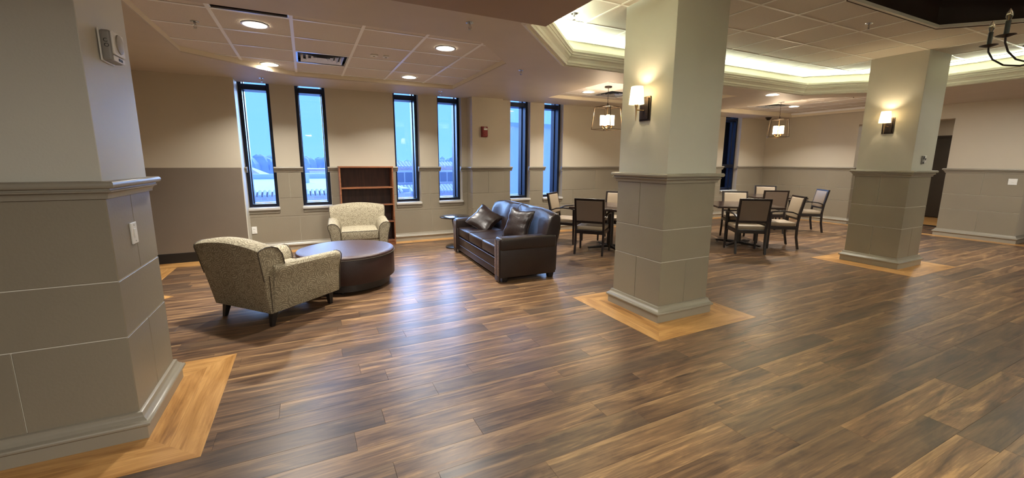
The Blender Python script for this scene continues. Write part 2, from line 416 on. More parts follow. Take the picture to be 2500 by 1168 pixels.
def inlay(poly, gd):
    B().prism(poly, 'z', -.002, .0015, R.random()).build('inlay_plank', 'inlay', floor, attr=True, gdir=float(gd))
def inlay_ring(x0, x1, y0, y1, w, n=2):
    s = w/n
    for k in range(n):
        a, b = k*s, (k+1)*s - .0008
        inlay([(x0+a, y0+a), (x1-a, y0+a), (x1-b, y0+b), (x0+b, y0+b)], 0)
        inlay([(x0+a, y1-a), (x1-a, y1-a), (x1-b, y1-b), (x0+b, y1-b)], 0)
        inlay([(x0+a, y0+a), (x0+a, y1-a), (x0+b, y1-b), (x0+b, y0+b)], 1)
        inlay([(x1-a, y0+a), (x1-a, y1-a), (x1-b, y1-b), (x1-b, y0+b)], 1)
COLS = [(-1.23, 3.065), (3.22, 3.065), (7.80, 3.065)]
for cx, cy in COLS:
    inlay_ring(cx-.643, cx+.643, cy-.66, cy+.62, .33)
def strip_x(x0, x1, y0, y1):
    x = x0
    while x < x1: inlay([(x, y0), (min(x+1.2, x1)-.001, y0), (min(x+1.2, x1)-.001, y1), (x, y1)], 0); x += 1.2
def strip_y(x0, x1, y0, y1):
    y = y0
    while y < y1: inlay([(x0, y), (x1, y), (x1, min(y+1.2, y1)-.001), (x0, min(y+1.2, y1)-.001)], 1); y += 1.2
strip_x(-2.05, -.70, 7.17, YA); strip_x(-.70, 3.0, 7.60, YL); strip_x(3.0, XR, 7.45, YR); strip_y(-2.05, -1.73, 5.95, 7.16)
strip_y(11.66, XR, 5.45, 7.44); strip_y(11.66, XR, 2.2, 5.40)
inlay([(-2.05, 5.15), (-1.95, 5.15), (-1.42, 5.62), (-1.95, 6.05), (-2.05, 6.05)], 1)
inlay([(13.55, 2.9), (14.58, 2.9), (14.58, 6.0), (13.55, 6.0)], 1); inlay([(14.582, 2.9), (15.62, 2.9), (15.62, 6.0), (14.582, 6.0)], 1)
B().box(13.38, 13.54, 2.9, 6.0, 0, .012).build('trim_4', 'thresh', kind='structure')

# ---- windows: x ranges on the two window walls
WIN_L = [(-.87, -.435), (-.08, .37), (1.475, 1.93), (2.285, 2.755)]
WIN_R = [(3.75, 4.205), (4.535, 5.01), (10.15, 10.81)]
ZS = .735; ZTOP = 3.0
def notched(x0, x1, z0, z1, wins, zs=.69):
    pts = [(x0, z0), (x1, z0)]; cur_top = z1
    cuts = sorted([(max(a, x0), min(b, x1)) for a, b in wins if a < x1-.001 and b > x0+.001], reverse=True)
    if not cuts or z1 <= zs: return [[(x0, z0), (x1, z0), (x1, z1), (x0, z1)]]
    if z0 >= zs:      # completely split
        out = []; e = x1
        for a, b in cuts:
            if e-b > .01: out.append([(b, z0), (e, z0), (e, z1), (b, z1)])
            e = a
        if e-x0 > .01: out.append([(x0, z0), (e, z0), (e, z1), (x0, z1)])
        return out
    e = x1
    for a, b in cuts:
        if e-b > .001: pts += [(e, z1), (b, z1)]
        pts += [(b, zs), (a, zs)]; e = a
    if e-x0 > .001: pts += [(e, z1), (x0, z1)]
    return [pts]
def blocks(parent, ax, face, u0, u1, joints, wins=[], inward=-1, g=.0025):
    # three courses of wainscot blocks; joints = (top, mid, bottom) lists of joint positions
    for (z0, z1), js in zip(((.88, 1.32), (.575, .88), (.10, .575)), joints):
        e = [u0]+[j for j in js if u0 < j < u1]+[u1]
        for a, b in zip(e[:-1], e[1:]):
            for poly in notched(a+g*.8, b-g*.8, z0+g*1.3, z1-g*1.3, [(p-g, q+g) for p, q in wins]):
                B().prism(poly, ax, face+inward*.006, face-inward*.004).build('wainscot_block', 'wain', parent, bevel=.0025, seg=1)
RAIL = [(-0.01, 1.395), (0.0385, 1.395), (0.0462, 1.393), (0.0518, 1.387), (0.0539, 1.377), (0.0518, 1.367), (0.0462, 1.361), (0.0392, 1.359), (0.0308, 1.359), (0.0308, 1.35), (0.035, 1.348), (0.0336, 1.341), (0.0252, 1.338), (0.0189, 1.331), (0.0147, 1.32), (0.0133, 1.308), (0.01, 1.306), (-0.01, 1.306)]
BASE = [(-.01, 0), (.034, 0), (.034, .074), (.044, .076), (.051, .083), (.052, .092), (.047, .101), (.038, .105), (.034, .112), (.024, .120), (.018, .132), (.016, .146), (.010, .150), (-.01, .150)]
def rail(parent, path, closed=False, nm='chair_rail'): return B().sweep(path, RAIL, closed).build(nm, 'trim', parent, smooth=True)
def base(name, path, parent=None, closed=False, kind=None): return B().sweep(path, BASE, closed).build(name, 'trim', parent, smooth=True, kind=kind)

def window_wall(name, y, x0, x1, wins, th=.42):
    b = B(); e = x0
    for a, c in wins:
        b.box(e, a, y, y+th, 0, 3.1); b.box(a, c, y, y+th, 0, .69); b.box(a, c, y, y+th, ZTOP, 3.1); e = c
    b.box(e, x1, y, y+th, 0, 3.1)
    return b.build(name, 'wall', kind='structure')
wb_l = window_wall('wall_back', YL, -.88, 3.2, WIN_L)
wb_r = window_wall('wall_back_right', YR, 3.2, 12.3, WIN_R, .28)
# joint backing strip behind the blocks
blocks(wb_l, 'y', YL, -.865, 2.872, ([-.26, 2.11], [-.62, .92, 2.11], [-.15, 1.08, 2.14]), WIN_L)
blocks(wb_r, 'y', YR, 3.52, XR, ([5.9, 7.1, 8.3, 9.5], [5.3, 6.5, 7.7, 8.9, 10.5], [4.2, 5.9, 7.1, 8.3, 9.5, 11]), WIN_R)
for a, c in ((-.88, -.835), (-.47, -.045), (.335, 1.51), (1.895, 2.32), (2.72, 2.80)):
    rail(wb_l, [(a, YL), (c, YL)])
for a, c in ((3.56, 3.785), (4.17, 4.57), (4.975, 10.19), (10.775, XR)):
    rail(wb_r, [(a, YR), (c, YR)])
# pilaster between the two window walls
pil = B().box(2.875, 3.52, 7.55, YL+.2, 0, 3.1).build('wall_pilaster', 'wall', kind='structure')
blocks(pil, 'y', 7.55, 2.875, 3.52, ([3.20], [], [3.20]))
blocks(pil, 'x', 2.875, 7.545, YL-.01, ([], [], []))
rail(pil, [(2.80, YL), (2.875, YL), (2.875, 7.55), (3.52, 7.55), (3.52, YR), (3.60, YR)])
base('baseboard_back', [(-.88, YL), (2.875, YL), (2.875, 7.55), (3.52, 7.55), (3.52, YR), (XR-.06, YR)], kind='structure')
# plain furred wall at the left, two-tone paint, black cove base
wa = B().box(-2.3, -.88, YA, YL+.42, 0, 3.1).build('wall_left_furred', 'wall', kind='structure')
B().box(-2.05, -.8795, YA-.0015, YA+.001, 0, 1.388).build('lower_paint', 'wainlow', wa)
B().box(-2.05, -.885, YA-.010, YA, 0, .145).build('cove_base', 'black', wa, bevel=.003)
B().box(-.882, -.868, YA+.004, YL, 0, ZC).build('corner_return', 'column', wa, bevel=.003)
wl_ = B().box(-2.3, -2.05, 4.2, YA+.1, 0, 3.1).box(-5.2, -2.05, 4.2, 4.4, 0, 3.1).box(-5.4, -5.2, -4.4, 4.4, 0, 3.1).build('wall_left', 'wall', kind='structure')
B().box(-2.05, -2.0485, 4.2, YA, 0, 1.388).build('lower_paint', 'wainlow', wl_)
B().box(-2.05, -2.04, 4.2, YA, 0, .145).build('cove_base', 'black', wl_, bevel=.003)
wf = B().box(-5.4, 17.4, -4.6, -4.2, 0, 3.1).build('wall_front', 'wall', kind='structure')
# right wall with the opening to the corridor
wr_ = B().box(XR, XR+.3, 5.45, YR+.42, 0, 3.1).box(XR, XR+.3, 3.80, 5.45, 2.40, 3.1).box(XR, XR+.3, 2.70, 3.80, 0, 3.1).box(XR+.3, 17, 2.70, 2.9, 0, 3.1).box(XR+.3, 17, 6.0, 6.2, 0, 3.1).build('wall_right', 'wall', kind='structure')
blocks(wr_, 'x', XR, 5.45, YR-.01, ([6.0, 7.2], [6.6], [6.1, 7.2]))
blocks(wr_, 'x', XR, 2.70, 3.80, ([3.25], [], [3.23]))
blocks(wr_, 'y', 5.45, XR, XR+.3, ([], [], []))
rail(wr_, [(XR, YR), (XR, 5.45), (XR+.3, 5.45)]); rail(wr_, [(XR+.3, 3.80), (XR, 3.80), (XR, 2.70), (XR+.3, 2.70)])
base('baseboard_right', [(XR, YR), (XR, 5.45), (XR+.3, 5.45)], kind='structure')
base('baseboard_right_end', [(XR+.3, 3.80), (XR, 3.80), (XR, 2.70), (XR+.6, 2.70)], kind='structure')
wfar = B().box(16.6, 16.9, -4.2, 6.2, 0, 3.1).build('wall_far_right', 'wall', kind='structure')
door = B().box(15.63, 15.9, 2.9, 6.0, 2.24, 3.1).box(15.63, 15.9, 2.9, 3.95, 0, 2.24).box(15.63, 15.9, 5.92, 6.0, 0, 2.24).build('wall_corridor_end', 'wall', kind='structure')
dr = thing('door_1', None, None, (15.66, 4.93, 0), kind='structure')
B().box(0, .045, -.92, .94, .01, 2.18).build('door_leaf', 'door', dr, bevel=.004)
B().box(-.03, .08, -.97, -.92, 0, 2.24).box(-.03, .08, .94, .99, 0, 2.24).box(-.03, .08, -.97, .99, 2.18, 2.24).build('door_frame', 'door', dr, bevel=.004)
B().tube([(-.005, -.8, 1.0), (-.055, -.8, 1.0), (-.055, -.68, 1.0)], .01).build('door_handle', 'chrome', dr, smooth=True)
B().box(-.04, 0, -.25, -.05, 2.08, 2.13).build('door_closer', 'bronze', dr, bevel=.004)

def window(k, y, a, c, mull=False, dp=.29):
    w = thing('window_%d' % k, None, None, (0, 0, 0), kind='structure')
    y0 = y+.12; t = .05
    def ring(x0, x1, z0, z1, tt, ya, yb):
        b = B(); b.box(x0, x0+tt, ya, yb, z0, z1); b.box(x1-tt, x1, ya, yb, z0, z1)
        b.box(x0+tt, x1-tt, ya, yb, z0, z0+tt); b.box(x0+tt, x1-tt, ya, yb, z1-tt, z1); return b
    ring(a, c, ZS, ZTOP, t, y0, y0+dp*.45).build('frame', 'frame', w, bevel=.005)
    ring(a+.004, c-.004, ZS, ZTOP, t+.008, y0+dp*.52, y0+dp).build('sash', 'frame', w, bevel=.005)
    ring(a+.002, c-.002, ZS, ZTOP, t-.012, y0+dp*.45, y0+dp*.52).build('gasket', 'alum', w)
    B().box(a+t, c-t, y0, y0+dp-.01, 2.60, 2.688).build('transom', 'frame', w, bevel=.008)
    g = y0+dp-.045
    if mull:
        B().box(a+t, c-t, y0, y0+dp-.01, 1.34, 1.44).build('mullion', 'frame', w, bevel=.006)
        B().box(a+t, c-t, g, g+.006, ZS+t, 1.34).build('pane', 'glass', w); B().box(a+t, c-t, g, g+.006, 1.44, 2.60).build('pane', 'glass', w)
    else: B().box(a+t, c-t, g, g+.006, ZS+t, 2.60).build('pane', 'glass', w)
    if mull: B().box(c-.20, c-.17, y0-.05, y0-.01, ZS, ZS+.09).box(c-.20, c-.17, y0-.09, y0-.05, ZS+.06, ZS+.085).build('window_crank', 'frame', w, bevel=.003)
    B().box(a+t, c-t, g, g+.006, 2.688, ZTOP-t).build('pane', 'glass', w)
    B().box(a-.012, c+.012, y-.045, y+.13, .690, ZS).build('window_sill', 'sill', w, bevel=.012, seg=3)
    B().box(a-.002, c+.002, y-.018, y-.009, .640, .690).build('sill_apron', 'trim', w, bevel=.003)
k = 1
for a, c in WIN_L: window(k, YL, a, c); k += 1
for a, c in WIN_R: window(k, YR, a, c, k == 7, .21 if k == 7 else .29); k += 1

# ---- ceiling
C1 = [(-1.17, 4.13), (1.68, 4.13), (2.31, 4.86), (2.31, 6.97), (-.05, 6.97), (-1.17, 6.03)]
C2 = [(4.19, 5.23), (7.2, 5.23), (7.2, 7.00), (4.19, 7.00)]
C3 = [(8.62, 4.72), (9.2, 4.2), (11.86, 4.2), (11.86, 7.02), (8.62, 7.02)]
OCT = [(4.55, 2.32), (6.37, 2.32), (7.02, 1.67), (7.02, .85), (6.37, .2), (4.55, .2), (3.9, .85), (3.9, 1.67)]
def filled(name, outer, holes, z, m, parent=None, kind=None, thick=.01):
    bm = bmesh.new(); es = []
    for lp in [outer]+holes:
        vs = [bm.verts.new((x, y, z)) for x, y in lp]
        es += [bm.edges.new((vs[i], vs[(i+1) % len(vs)])) for i in range(len(vs))]
    bmesh.ops.triangle_fill(bm, use_beauty=True, use_dissolve=False, edges=es)
    for f in list(bm.faces):
        c = f.calc_center_median()
        for h in holes:
            ins = False; j = len(h)-1
            for i in range(len(h)):
                if (h[i][1] > c.y) != (h[j][1] > c.y) and c.x < (h[j][0]-h[i][0])*(c.y-h[i][1])/(h[j][1]-h[i][1])+h[i][0]: ins = not ins
                j = i
            if ins: bm.faces.remove(f); break
    for f in bm.faces:
        if f.normal.z > 0: f.normal_flip()
    ex = bmesh.ops.extrude_face_region(bm, geom=list(bm.faces))
    bmesh.ops.translate(bm, verts=[q for q in ex['geom'] if isinstance(q, bmesh.types.BMVert)], vec=(0, 0, thick))
    me = bpy.data.meshes.new(name); bm.to_mesh(me); bm.free(); me.materials.append(M[m])
    o = bpy.data.objects.new(name, me); COL.objects.link(o); o.parent = parent; tag(o, kind=kind); return o
OUT = [(-5.3, -4.4), (17.2, -4.4), (17.2, YR), (3.2, YR), (3.2, YL), (-5.3, YL)]
ceil = filled('ceiling', OUT, [C1, TRAY, C2, C3], ZC, 'gyp', kind='structure', thick=.012)
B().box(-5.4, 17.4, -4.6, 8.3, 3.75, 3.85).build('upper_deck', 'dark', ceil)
B().box(-5.4, 17.4, 7.9, 8.3, 3.1, 3.75).box(-5.4, -5.2, -4.6, 7.9, 3.1, 3.75).box(17.2, 17.4, -4.6, 7.9, 3.1, 3.75).box(-5.2, 17.2, -4.6, -4.4, 3.1, 3.75).build('plenum_light_block', 'dark', ceil)  # unseen skirt added to keep daylight out of the space above the ceiling
B().box(-.9, 3.2, YL-.02, YL, ZC+.012, 3.1).box(3.2, XR, YR-.02, YR, ZC+.012, 3.1).build('ceiling_edge', 'gyp', ceil)
def cpath(poly, z0, z1, m, name, off=0):
    n = len(poly); b = B()
    for i in range(n):
        p, q = poly[i], poly[(i+1) % n]
        b.add([(p[0], p[1], z0), (q[0], q[1], z0), (q[0], q[1], z1), (p[0], p[1], z1)], [(0, 1, 2, 3)])
    return b.build(name, m, ceil)
cpath(C1, ZC+.0121, Z1+.02, 'lip', 'coffer_lip'); cpath(C2, ZC+.0121, Z1+.02, 'lip', 'coffer_lip'); cpath(C3, ZC+.0121, Z3+.02, 'lip', 'coffer_lip')
cpath(TRAY, ZC+.0121, ZT+.02, 'crown', 'cove_wall')
# lower soffit near the camera
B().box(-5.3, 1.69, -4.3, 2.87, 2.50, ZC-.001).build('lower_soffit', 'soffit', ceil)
# dark octagonal recess
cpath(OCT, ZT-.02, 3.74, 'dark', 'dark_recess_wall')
B().sweep(OCT[::-1], [(-.03, ZT-.012), (.012, ZT-.012), (.012, ZT+.02), (-.03, ZT+.02)], True).build('recess_trim', 'grid_c', ceil)

def clip(poly, a, b, c):      # keep a*x+b*y<=c
    out = []
    for i in range(len(poly)):
        p, q = poly[i], poly[(i+1) % len(poly)]; dp = a*p[0]+b*p[1]-c; dq = a*q[0]+b*q[1]-c
        if dp <= 0: out.append(p)
        if dp*dq < 0: t = dp/(dp-dq); out.append((p[0]+(q[0]-p[0])*t, p[1]+(q[1]-p[1])*t))
    return out
def minus_convex(rect, conv):
    pcs = []; cur = rect; n = len(conv); cx = sum(p[0] for p in conv)/n; cy = sum(p[1] for p in conv)/n
    for i in range(n):
        p, q = conv[i], conv[(i+1) % n]; a, b = q[1]-p[1], p[0]-q[0]; c = a*p[0]+b*p[1]
        if a*cx+b*cy > c: a, b, c = -a, -b, -c
        o = clip(cur, -a, -b, -c)
        if len(o) > 2: pcs.append(o)
        cur = clip(cur, a, b, c)
        if len(cur) < 3: break
    return pcs, (len(cur) > 2)
def tiles(x0, y0, s, i0, i1, j0, j1, z, mt, mg, skip=None, hole=None, lim=None, gw=.012):
    for i in range(i0, i1):
        for j in range(j0, j1):
            if skip and (i, j) in skip: continue
            r = [(x0+i*s+.003, y0+j*s+.003), (x0+(i+1)*s-.003, y0+j*s+.003), (x0+(i+1)*s-.003, y0+(j+1)*s-.003), (x0+i*s+.003, y0+(j+1)*s-.003)]
            if lim:
                for h in ((1, 0, lim[1]), (-1, 0, -lim[0]), (0, 1, lim[3]), (0, -1, -lim[2])): r = clip(r, *h)
                if len(r) < 3: continue
            pcs = [r]
            if hole: pcs, _ = minus_convex(r, hole)
            if not pcs: continue
            b = B()
            for p in pcs: b.prism(p, 'z', z, z+.012)
            b.build('ceiling_tile', mt, ceil)
    b = B(); X0, X1, Y0, Y1 = (lim if lim else (x0+i0*s, x0+i1*s, y0+j0*s, y0+j1*s))
    def seg(p, q, ax):
        # split the bar around the hole
        a = [p, q]; parts = [(p, q)]
        if hole:
            parts = []; n = 200; cur = None
            for t in range(n+1):
                u = p[ax]+(q[ax]-p[ax])*t/n; pt = (u, p[1]) if ax == 0 else (p[0], u)
                ins = False; j = len(hole)-1
                for i in range(len(hole)):
                    if (hole[i][1] > pt[1]) != (hole[j][1] > pt[1]) and pt[0] < (hole[j][0]-hole[i][0])*(pt[1]-hole[i][1])/(hole[j][1]-hole[i][1])+hole[i][0]: ins = not ins
                    j = i
                if not ins:
                    if cur is None: cur = pt
                    last = pt
                elif cur is not None: parts.append((cur, last)); cur = None
            if cur is not None: parts.append((cur, last))
        for c, d in parts:
            if ax == 0: b.box(c[0], d[0], c[1]-gw, c[1]+gw, z-.005, z-.001)
            else: b.box(c[0]-gw, c[0]+gw, c[1], d[1], z-.0058, z-.001)
    for i in range(i0, i1+1):
        x = x0+i*s
        if X0-.01 < x < X1+.01: seg((x, Y0), (x, Y1), 1)
    for j in range(j0, j1+1):
        y = y0+j*s
        if Y0-.01 < y < Y1+.01: seg((X0, y), (X1, y), 0)
    b.build('ceiling_grid', mg, ceil)
# tray: node (3.993, 2.765)
tiles(3.993, 2.765, .592, -4, 9, -7, 4, ZT, 'tile_c', 'grid_c', hole=OCT, lim=(1.72, 9.12, -.98, 4.62))
tiles(-.0275, 4.448, .612, -2, 4, -1, 5, Z1, 'tile', 'grid', skip={(-1, -1), (0, 2)}, lim=(-1.2, 2.34, 4.135, 7.0), gw=.015)
tiles(4.40, 5.53, .60, -1, 5, -1, 3, Z1, 'tile', 'grid', skip={(1, 1)}, lim=(4.15, 7.24, 5.2, 7.04))
tiles(9.0, 5.4, .60, -1, 5, -2, 3, Z3, 'tile', 'grid', skip={(1, 1)}, lim=(8.58, 11.9, 4.16, 7.06))
B().box(11.84, XR, 4.2, 7.06, 2.755, Z3).build('wall_angle_trim', 'grid', ceil)

# crown moulding round the tray
CROWN = [(-.03, ZC-.004), (0, ZC-.022), (.008, ZC-.022), (.012, ZC-.004), (.035, ZC), (.040, ZC-.012), (.050, ZC-.014), (.056, ZC+.004), (.064, ZC+.012), (.070, ZC+.035), (.086, ZC+.062),
         (.094, ZC+.070), (.100, ZC+.076), (.105, ZC+.095), (.122, ZC+.122), (.130, ZC+.130), (.132, ZC+.158), (.118, ZC+.160), (.114, ZC+.10), (-.03, ZC+.06)]
def inward(poly): return poly if sum((poly[(i+1) % len(poly)][0]-poly[i][0])*(poly[(i+1) % len(poly)][1]+poly[i][1]) for i in range(len(poly))) > 0 else poly[::-1]
B().sweep(inward(TRAY), CROWN, True).build('crown_moulding', 'crown', ceil)

# ================================================================== COLUMNS
def column(cx, cy, label, tops, mids, bots, ztop):
    c = thing('column', label, 'column', (cx, cy, 0))
    h = .325
    B().box(-h+.004, h-.004, -h+.004, h-.004, 1.30, ztop).build('shaft', 'column', c, bevel=.003)
    B().box(-h+.0055, h-.0055, -h+.0055, h-.0055, 0, 1.31).build('core', 'joint', c)
    for f, (ax, face, s) in enumerate((('x', -h+.006, -1), ('y', -h+.006, -1), ('x', h-.006, 1), ('y', h-.006, 1))):
        blocks(c, ax, face, -h, h, (tops[f], mids[f], bots[f]), inward=s)
    sq = [(-h, -h), (h, -h), (h, h), (-h, h)]
    B().sweep(sq, RAIL, True).build('cap_moulding', 'trim', c, smooth=True)
    B().sweep(sq, BASE, True).build('base_moulding', 'trim', c, smooth=True)
    return c
# faces in order: -x, -y, +x, +y
column(*COLS[0], 'square column at the left edge of the picture, cream above a taupe block wainscot', ([0], [], [0], []), ([], [], [], []), ([0], [-.11], [0], [0]), 2.52)
column(*COLS[1], 'square column in the middle of the room with a lit sconce on its left face', ([0], [], [0], []), ([], [], [], []), ([0], [0], [0], [0]), ZT+.01)
column(*COLS[2], 'square column farther right carrying a sconce and a thermostat', ([0], [], [0], []), ([], [], [], []), ([0], [0], [0], [0]), ZT+.01)

# ================================================================== OUTSIDE
def outside():
    B().box(-80, 120, 9.5, 160, -12.2, -12).build('ground', 'ground', kind='structure')
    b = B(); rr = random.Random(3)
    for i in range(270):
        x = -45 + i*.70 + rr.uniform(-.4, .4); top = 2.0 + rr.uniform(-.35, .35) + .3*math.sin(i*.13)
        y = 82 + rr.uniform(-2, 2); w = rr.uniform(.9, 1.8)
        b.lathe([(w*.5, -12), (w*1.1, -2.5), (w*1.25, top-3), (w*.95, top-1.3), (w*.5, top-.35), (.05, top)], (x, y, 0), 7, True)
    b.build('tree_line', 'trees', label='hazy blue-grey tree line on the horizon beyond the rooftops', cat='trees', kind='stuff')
    fb = thing('flat_roofed_building', 'low building with white flat roof and clay coping, through the two left windows', 'building')
    B().box(-14, 3.2, 14.6, 25, -12, .55).build('roof', 'roofw', fb); B().box(-14, 3.2, 24.7, 25, .55, .80).build('parapet', 'stucco', fb)
    B().box(-14, 3.2, 14.33, 14.6, -12, .42).build('wall', 'brick', fb)
    t = B()
    for i in range(130): t.tube([(-13.9+i*.13, 14.27, .44), (-13.9+i*.13, 14.62, .57)], [.052, .048], 6)
    t.build('coping_tiles', 'clay', fb, kind='stuff', smooth=True)
    B().box(-.3, .1, 20, 20.4, .55, .95).build('roof_vent', 'stucco', fb)
    hb = thing('hip_roofed_house', 'distant house with a brown hipped roof and white gable, behind the white flat roof', 'house')
    x0, x1, y0, y1 = -8.5, -3.2, 42, 50
    B().box(x0, x1, y0, y1, -12, -.1).build('wall', 'stucco', hb)
    B().add([(x0-.3, y0-.3, -.15), (x1+.3, y0-.3, -.15), (x1+.3, y1+.3, -.15), (x0-.3, y1+.3, -.15), (x0+2, 46, 1.15), (x1-2, 46, 1.15)], [(0, 1, 5, 4), (1, 2, 5), (2, 3, 4, 5), (3, 0, 4), (0, 3, 2, 1)]).build('roof', 'clay2', hb)
    B().prism([(-6.4, -.1), (-4.6, -.1), (-5.5, .7)], 'y', 41.2, 43).build('gable', 'stucco', hb)
    h2 = thing('white_block_building', 'small white flat-topped building behind the roof, through the second window', 'building')
    B().box(.3, 2.4, 44, 50, -12, .55).build('wall', 'stucco', h2); B().box(.1, 2.6, 43.8, 50.2, .55, .68).build('roof', 'clay2', h2)
    br = thing('brick_building', 'pinkish brick building with clay tile eave, seen through the third and fourth windows', 'building')
    B().box(4.0, 9.6, 25, 33, -12, 1.18).build('wall', 'brick', br)
    t = B()
    for i in range(30): t.tube([(4.1+i*.185, 24.75, 1.16), (4.1+i*.185, 25.4, 1.42)], [.075, .07], 6)
    t.build('eave_tiles', 'clay', br, kind='stuff', smooth=True)
    B().box(3.9, 9.7, 24.9, 25.0, .86, .95).build('string_course', 'stucco', br); B().box(3.9, 9.7, 24.6, 25.0, .02, .12).build('balcony_ledge', 'stucco', br)
    for x in (4.75, 6.25, 7.35, 8.5):
        f = B().box(x-.06, x+.96, 24.93, 25.0, .18, .86).build('window', 'stucco', br)
        B().box(x, x+.42, 24.91, 24.94, .24, .82).build('pane', 'extglass', f); B().box(x+.48, x+.9, 24.91, 24.94, .24, .82).build('pane', 'extglass', f)
        f = B().box(x-.06, x+.96, 24.93, 25.0, -.42, 0).build('window', 'stucco', br)
        B().box(x, x+.9, 24.91, 24.94, -.38, -.04).build('pane', 'extglass', f)
    lw = thing('lower_tiled_wing', 'low wing with a clay tile roof edge in front of the brick building', 'building')
    B().box(3.6, 8.7, 20.4, 24.0, -12, .0).build('wall', 'brick', lw)
    t = B()
    for i in range(29): t.tube([(3.7+i*.17, 20.2, -.02), (3.7+i*.17, 21.0, .26)], [.07, .065], 6)
    t.build('eave_tiles', 'clay', lw, kind='stuff', smooth=True)
    pb = thing('pale_tower_building', 'tall pale stucco building filling the two windows right of the fire alarm', 'building')
    B().box(9.2, 17.5, 20, 24, -12, 3.3).build('wall', 'stucco', pb); B().box(9.1, 17.6, 19.9, 24.1, 3.3, 3.5).build('parapet', 'roofw', pb)
    gb = thing('grey_brick_building', 'grey brick building close outside the rightmost window', 'building')
    B().box(15.8, 24, 11.5, 18, -12, 9).build('wall', 'brick2', gb); B().box(15.7, 24.1, 11.4, 18.1, 9, 9.3).build('parapet', 'stucco', gb)
outside()

# ================================================================== CEILING FITTINGS
def downlight(x, y, z, label, r=.10):
    t = thing('downlight', label, 'light', (x, y, z), group='recessed ceiling downlights')
    B().lathe([(r+.018, -.006), (r+.016, -.010), (r, -.010), (r-.004, -.004), (r-.004, 0), (r+.018, 0)], n=32, cap=False).build('trim_ring', 'white', t, smooth=True)
    B().lathe([(r-.002, -.0065), (r-.002, -.002)], n=32).build('lens', 'lens', t)
    area('downlight_light', (x, y, z-.012), .17, .17, P_DOWN, WARM2, shape='DISK', spread=math.radians(125))
downlight(-.333, 4.775, Z1, 'bright round downlight nearest the left column, beside the dark return grille')
downlight(-.333, 6.59, Z1, 'round downlight above the leftmost window')
downlight(1.502, 4.76, Z1, 'round downlight at the near right corner of the first ceiling coffer')
downlight(1.502, 6.59, Z1, 'round downlight above the third window from the left')
downlight(4.71, 6.43, Z1, 'small downlight left of the nearer lantern pendant')
downlight(7.53, 4.83, ZC, 'downlight in the plain ceiling between the two lit columns')
downlight(10.36, 6.10, Z3, 'small downlight just right of the farther lantern pendant canopy')

def sprinkler(x, y, z, label):
    t = thing('sprinkler_head', label, 'sprinkler', (x, y, z), group='ceiling sprinklers')
    B().lathe([(.036, 0), (.034, -.006), (.016, -.010), (.012, -.008)], n=20).build('escutcheon', 'chrome', t, smooth=True)
    B().tube([(0, 0, -.004), (0, 0, -.022)], .009, 8).tube([(0, 0, -.02), (.014, 0, -.034), (.011, 0, -.050), (0, 0, -.058)], .0028, 6).tube([(0, 0, -.02), (-.014, 0, -.034), (-.011, 0, -.050), (0, 0, -.058)], .0028, 6).tube([(0, 0, -.02), (0, 0, -.058)], .0022, 6).build('body', 'chrome', t, smooth=True)
    B().lathe([(.015, -.058), (.015, -.060)], n=12).build('deflector', 'chrome', t)
sprinkler(1.368, 3.622, ZC, 'sprinkler head on the plain ceiling between the first coffer and the dark soffit')
sprinkler(2.638, 5.10, ZC, 'sprinkler head between the first coffer and the octagonal crown moulding')
sprinkler(-.492, 7.312, ZC, 'sprinkler head right above the leftmost window')
sprinkler(2.179, 7.245, ZC, 'sprinkler head above the fourth window')
sprinkler(-.822, 4.935, Z1, 'sprinkler head in the left tile row of the first coffer')
sprinkler(5.542, 2.578, ZT, 'sprinkler head in a tile beside the dark ceiling recess')
sprinkler(2.549, 3.763, ZT, 'sprinkler head in the glowing corner of the tray left of the middle column')
sprinkler(9.652, 4.577, Z3, 'sprinkler head in the far coffer just left of the right column')

def diffuser(x0, y0, s, z, label, rings=4):
    t = thing('ceiling_diffuser', label, 'vent', (x0+s/2, y0+s/2, z))
    h = s/2-.004
    B().box(-h, h, -h, h, .05, .06).build('back_plate', 'slot', t)
    b = B(); b.box(-h, h, -h, -h+.03, -.004, .012); b.box(-h, h, h-.03, h, -.004, .012); b.box(-h, -h+.03, -h, h, -.004, .012); b.box(h-.03, h, -h, h, -.004, .012); b.build('rim', 'alum', t)
    for k in range(rings):
        a = h*(.80-.19*k); w = .030
        b = B(); lo, hi = -.003, .030
        for (p, q) in (((-a, -a), (a, -a)), ((a, -a), (a, a)), ((a, a), (-a, a)), ((-a, a), (-a, -a))):
            sc = (a-w)/a
            b.add([(p[0], p[1], lo), (q[0], q[1], lo), (q[0]*sc, q[1]*sc, hi), (p[0]*sc, p[1]*sc, hi)], [(0, 1, 2, 3)])
        b.build('louver', 'alum', t)
diffuser(-.0275, 4.448+2*.612, .612, Z1, 'square silver louvered air diffuser in the first ceiling coffer')
diffuser(5.00, 6.13, .60, Z1, 'square air diffuser behind the nearer lantern pendant')
diffuser(9.6, 6.0, .60, Z3, 'square air diffuser behind the farther lantern pendant')
def grille():
    t = thing('return_grille', 'dark slotted return grille at the front edge of the first coffer', 'vent', (-.333, 4.292, Z1))
    B().box(-.285, .285, -.145, .145, .03, .04).build('back_plate', 'dark', t)
    b = B(); h = .30; g = .150; b.box(-h, h, -g, -g+.02, -.004, .01); b.box(-h, h, g-.02, g, -.004, .01); b.box(-h, -h+.02, -g, g, -.004, .01); b.box(h-.02, h, -g, g, -.004, .01); b.build('rim', 'alum', t)
    for k in range(9):
        y = -.128+k*.028; B().add([(-.277, y, 0), (.277, y, 0), (.277, y+.016, .02), (-.277, y+.016, .02)], [(0, 1, 2, 3)]).build('slat', 'dark', t)
grille()
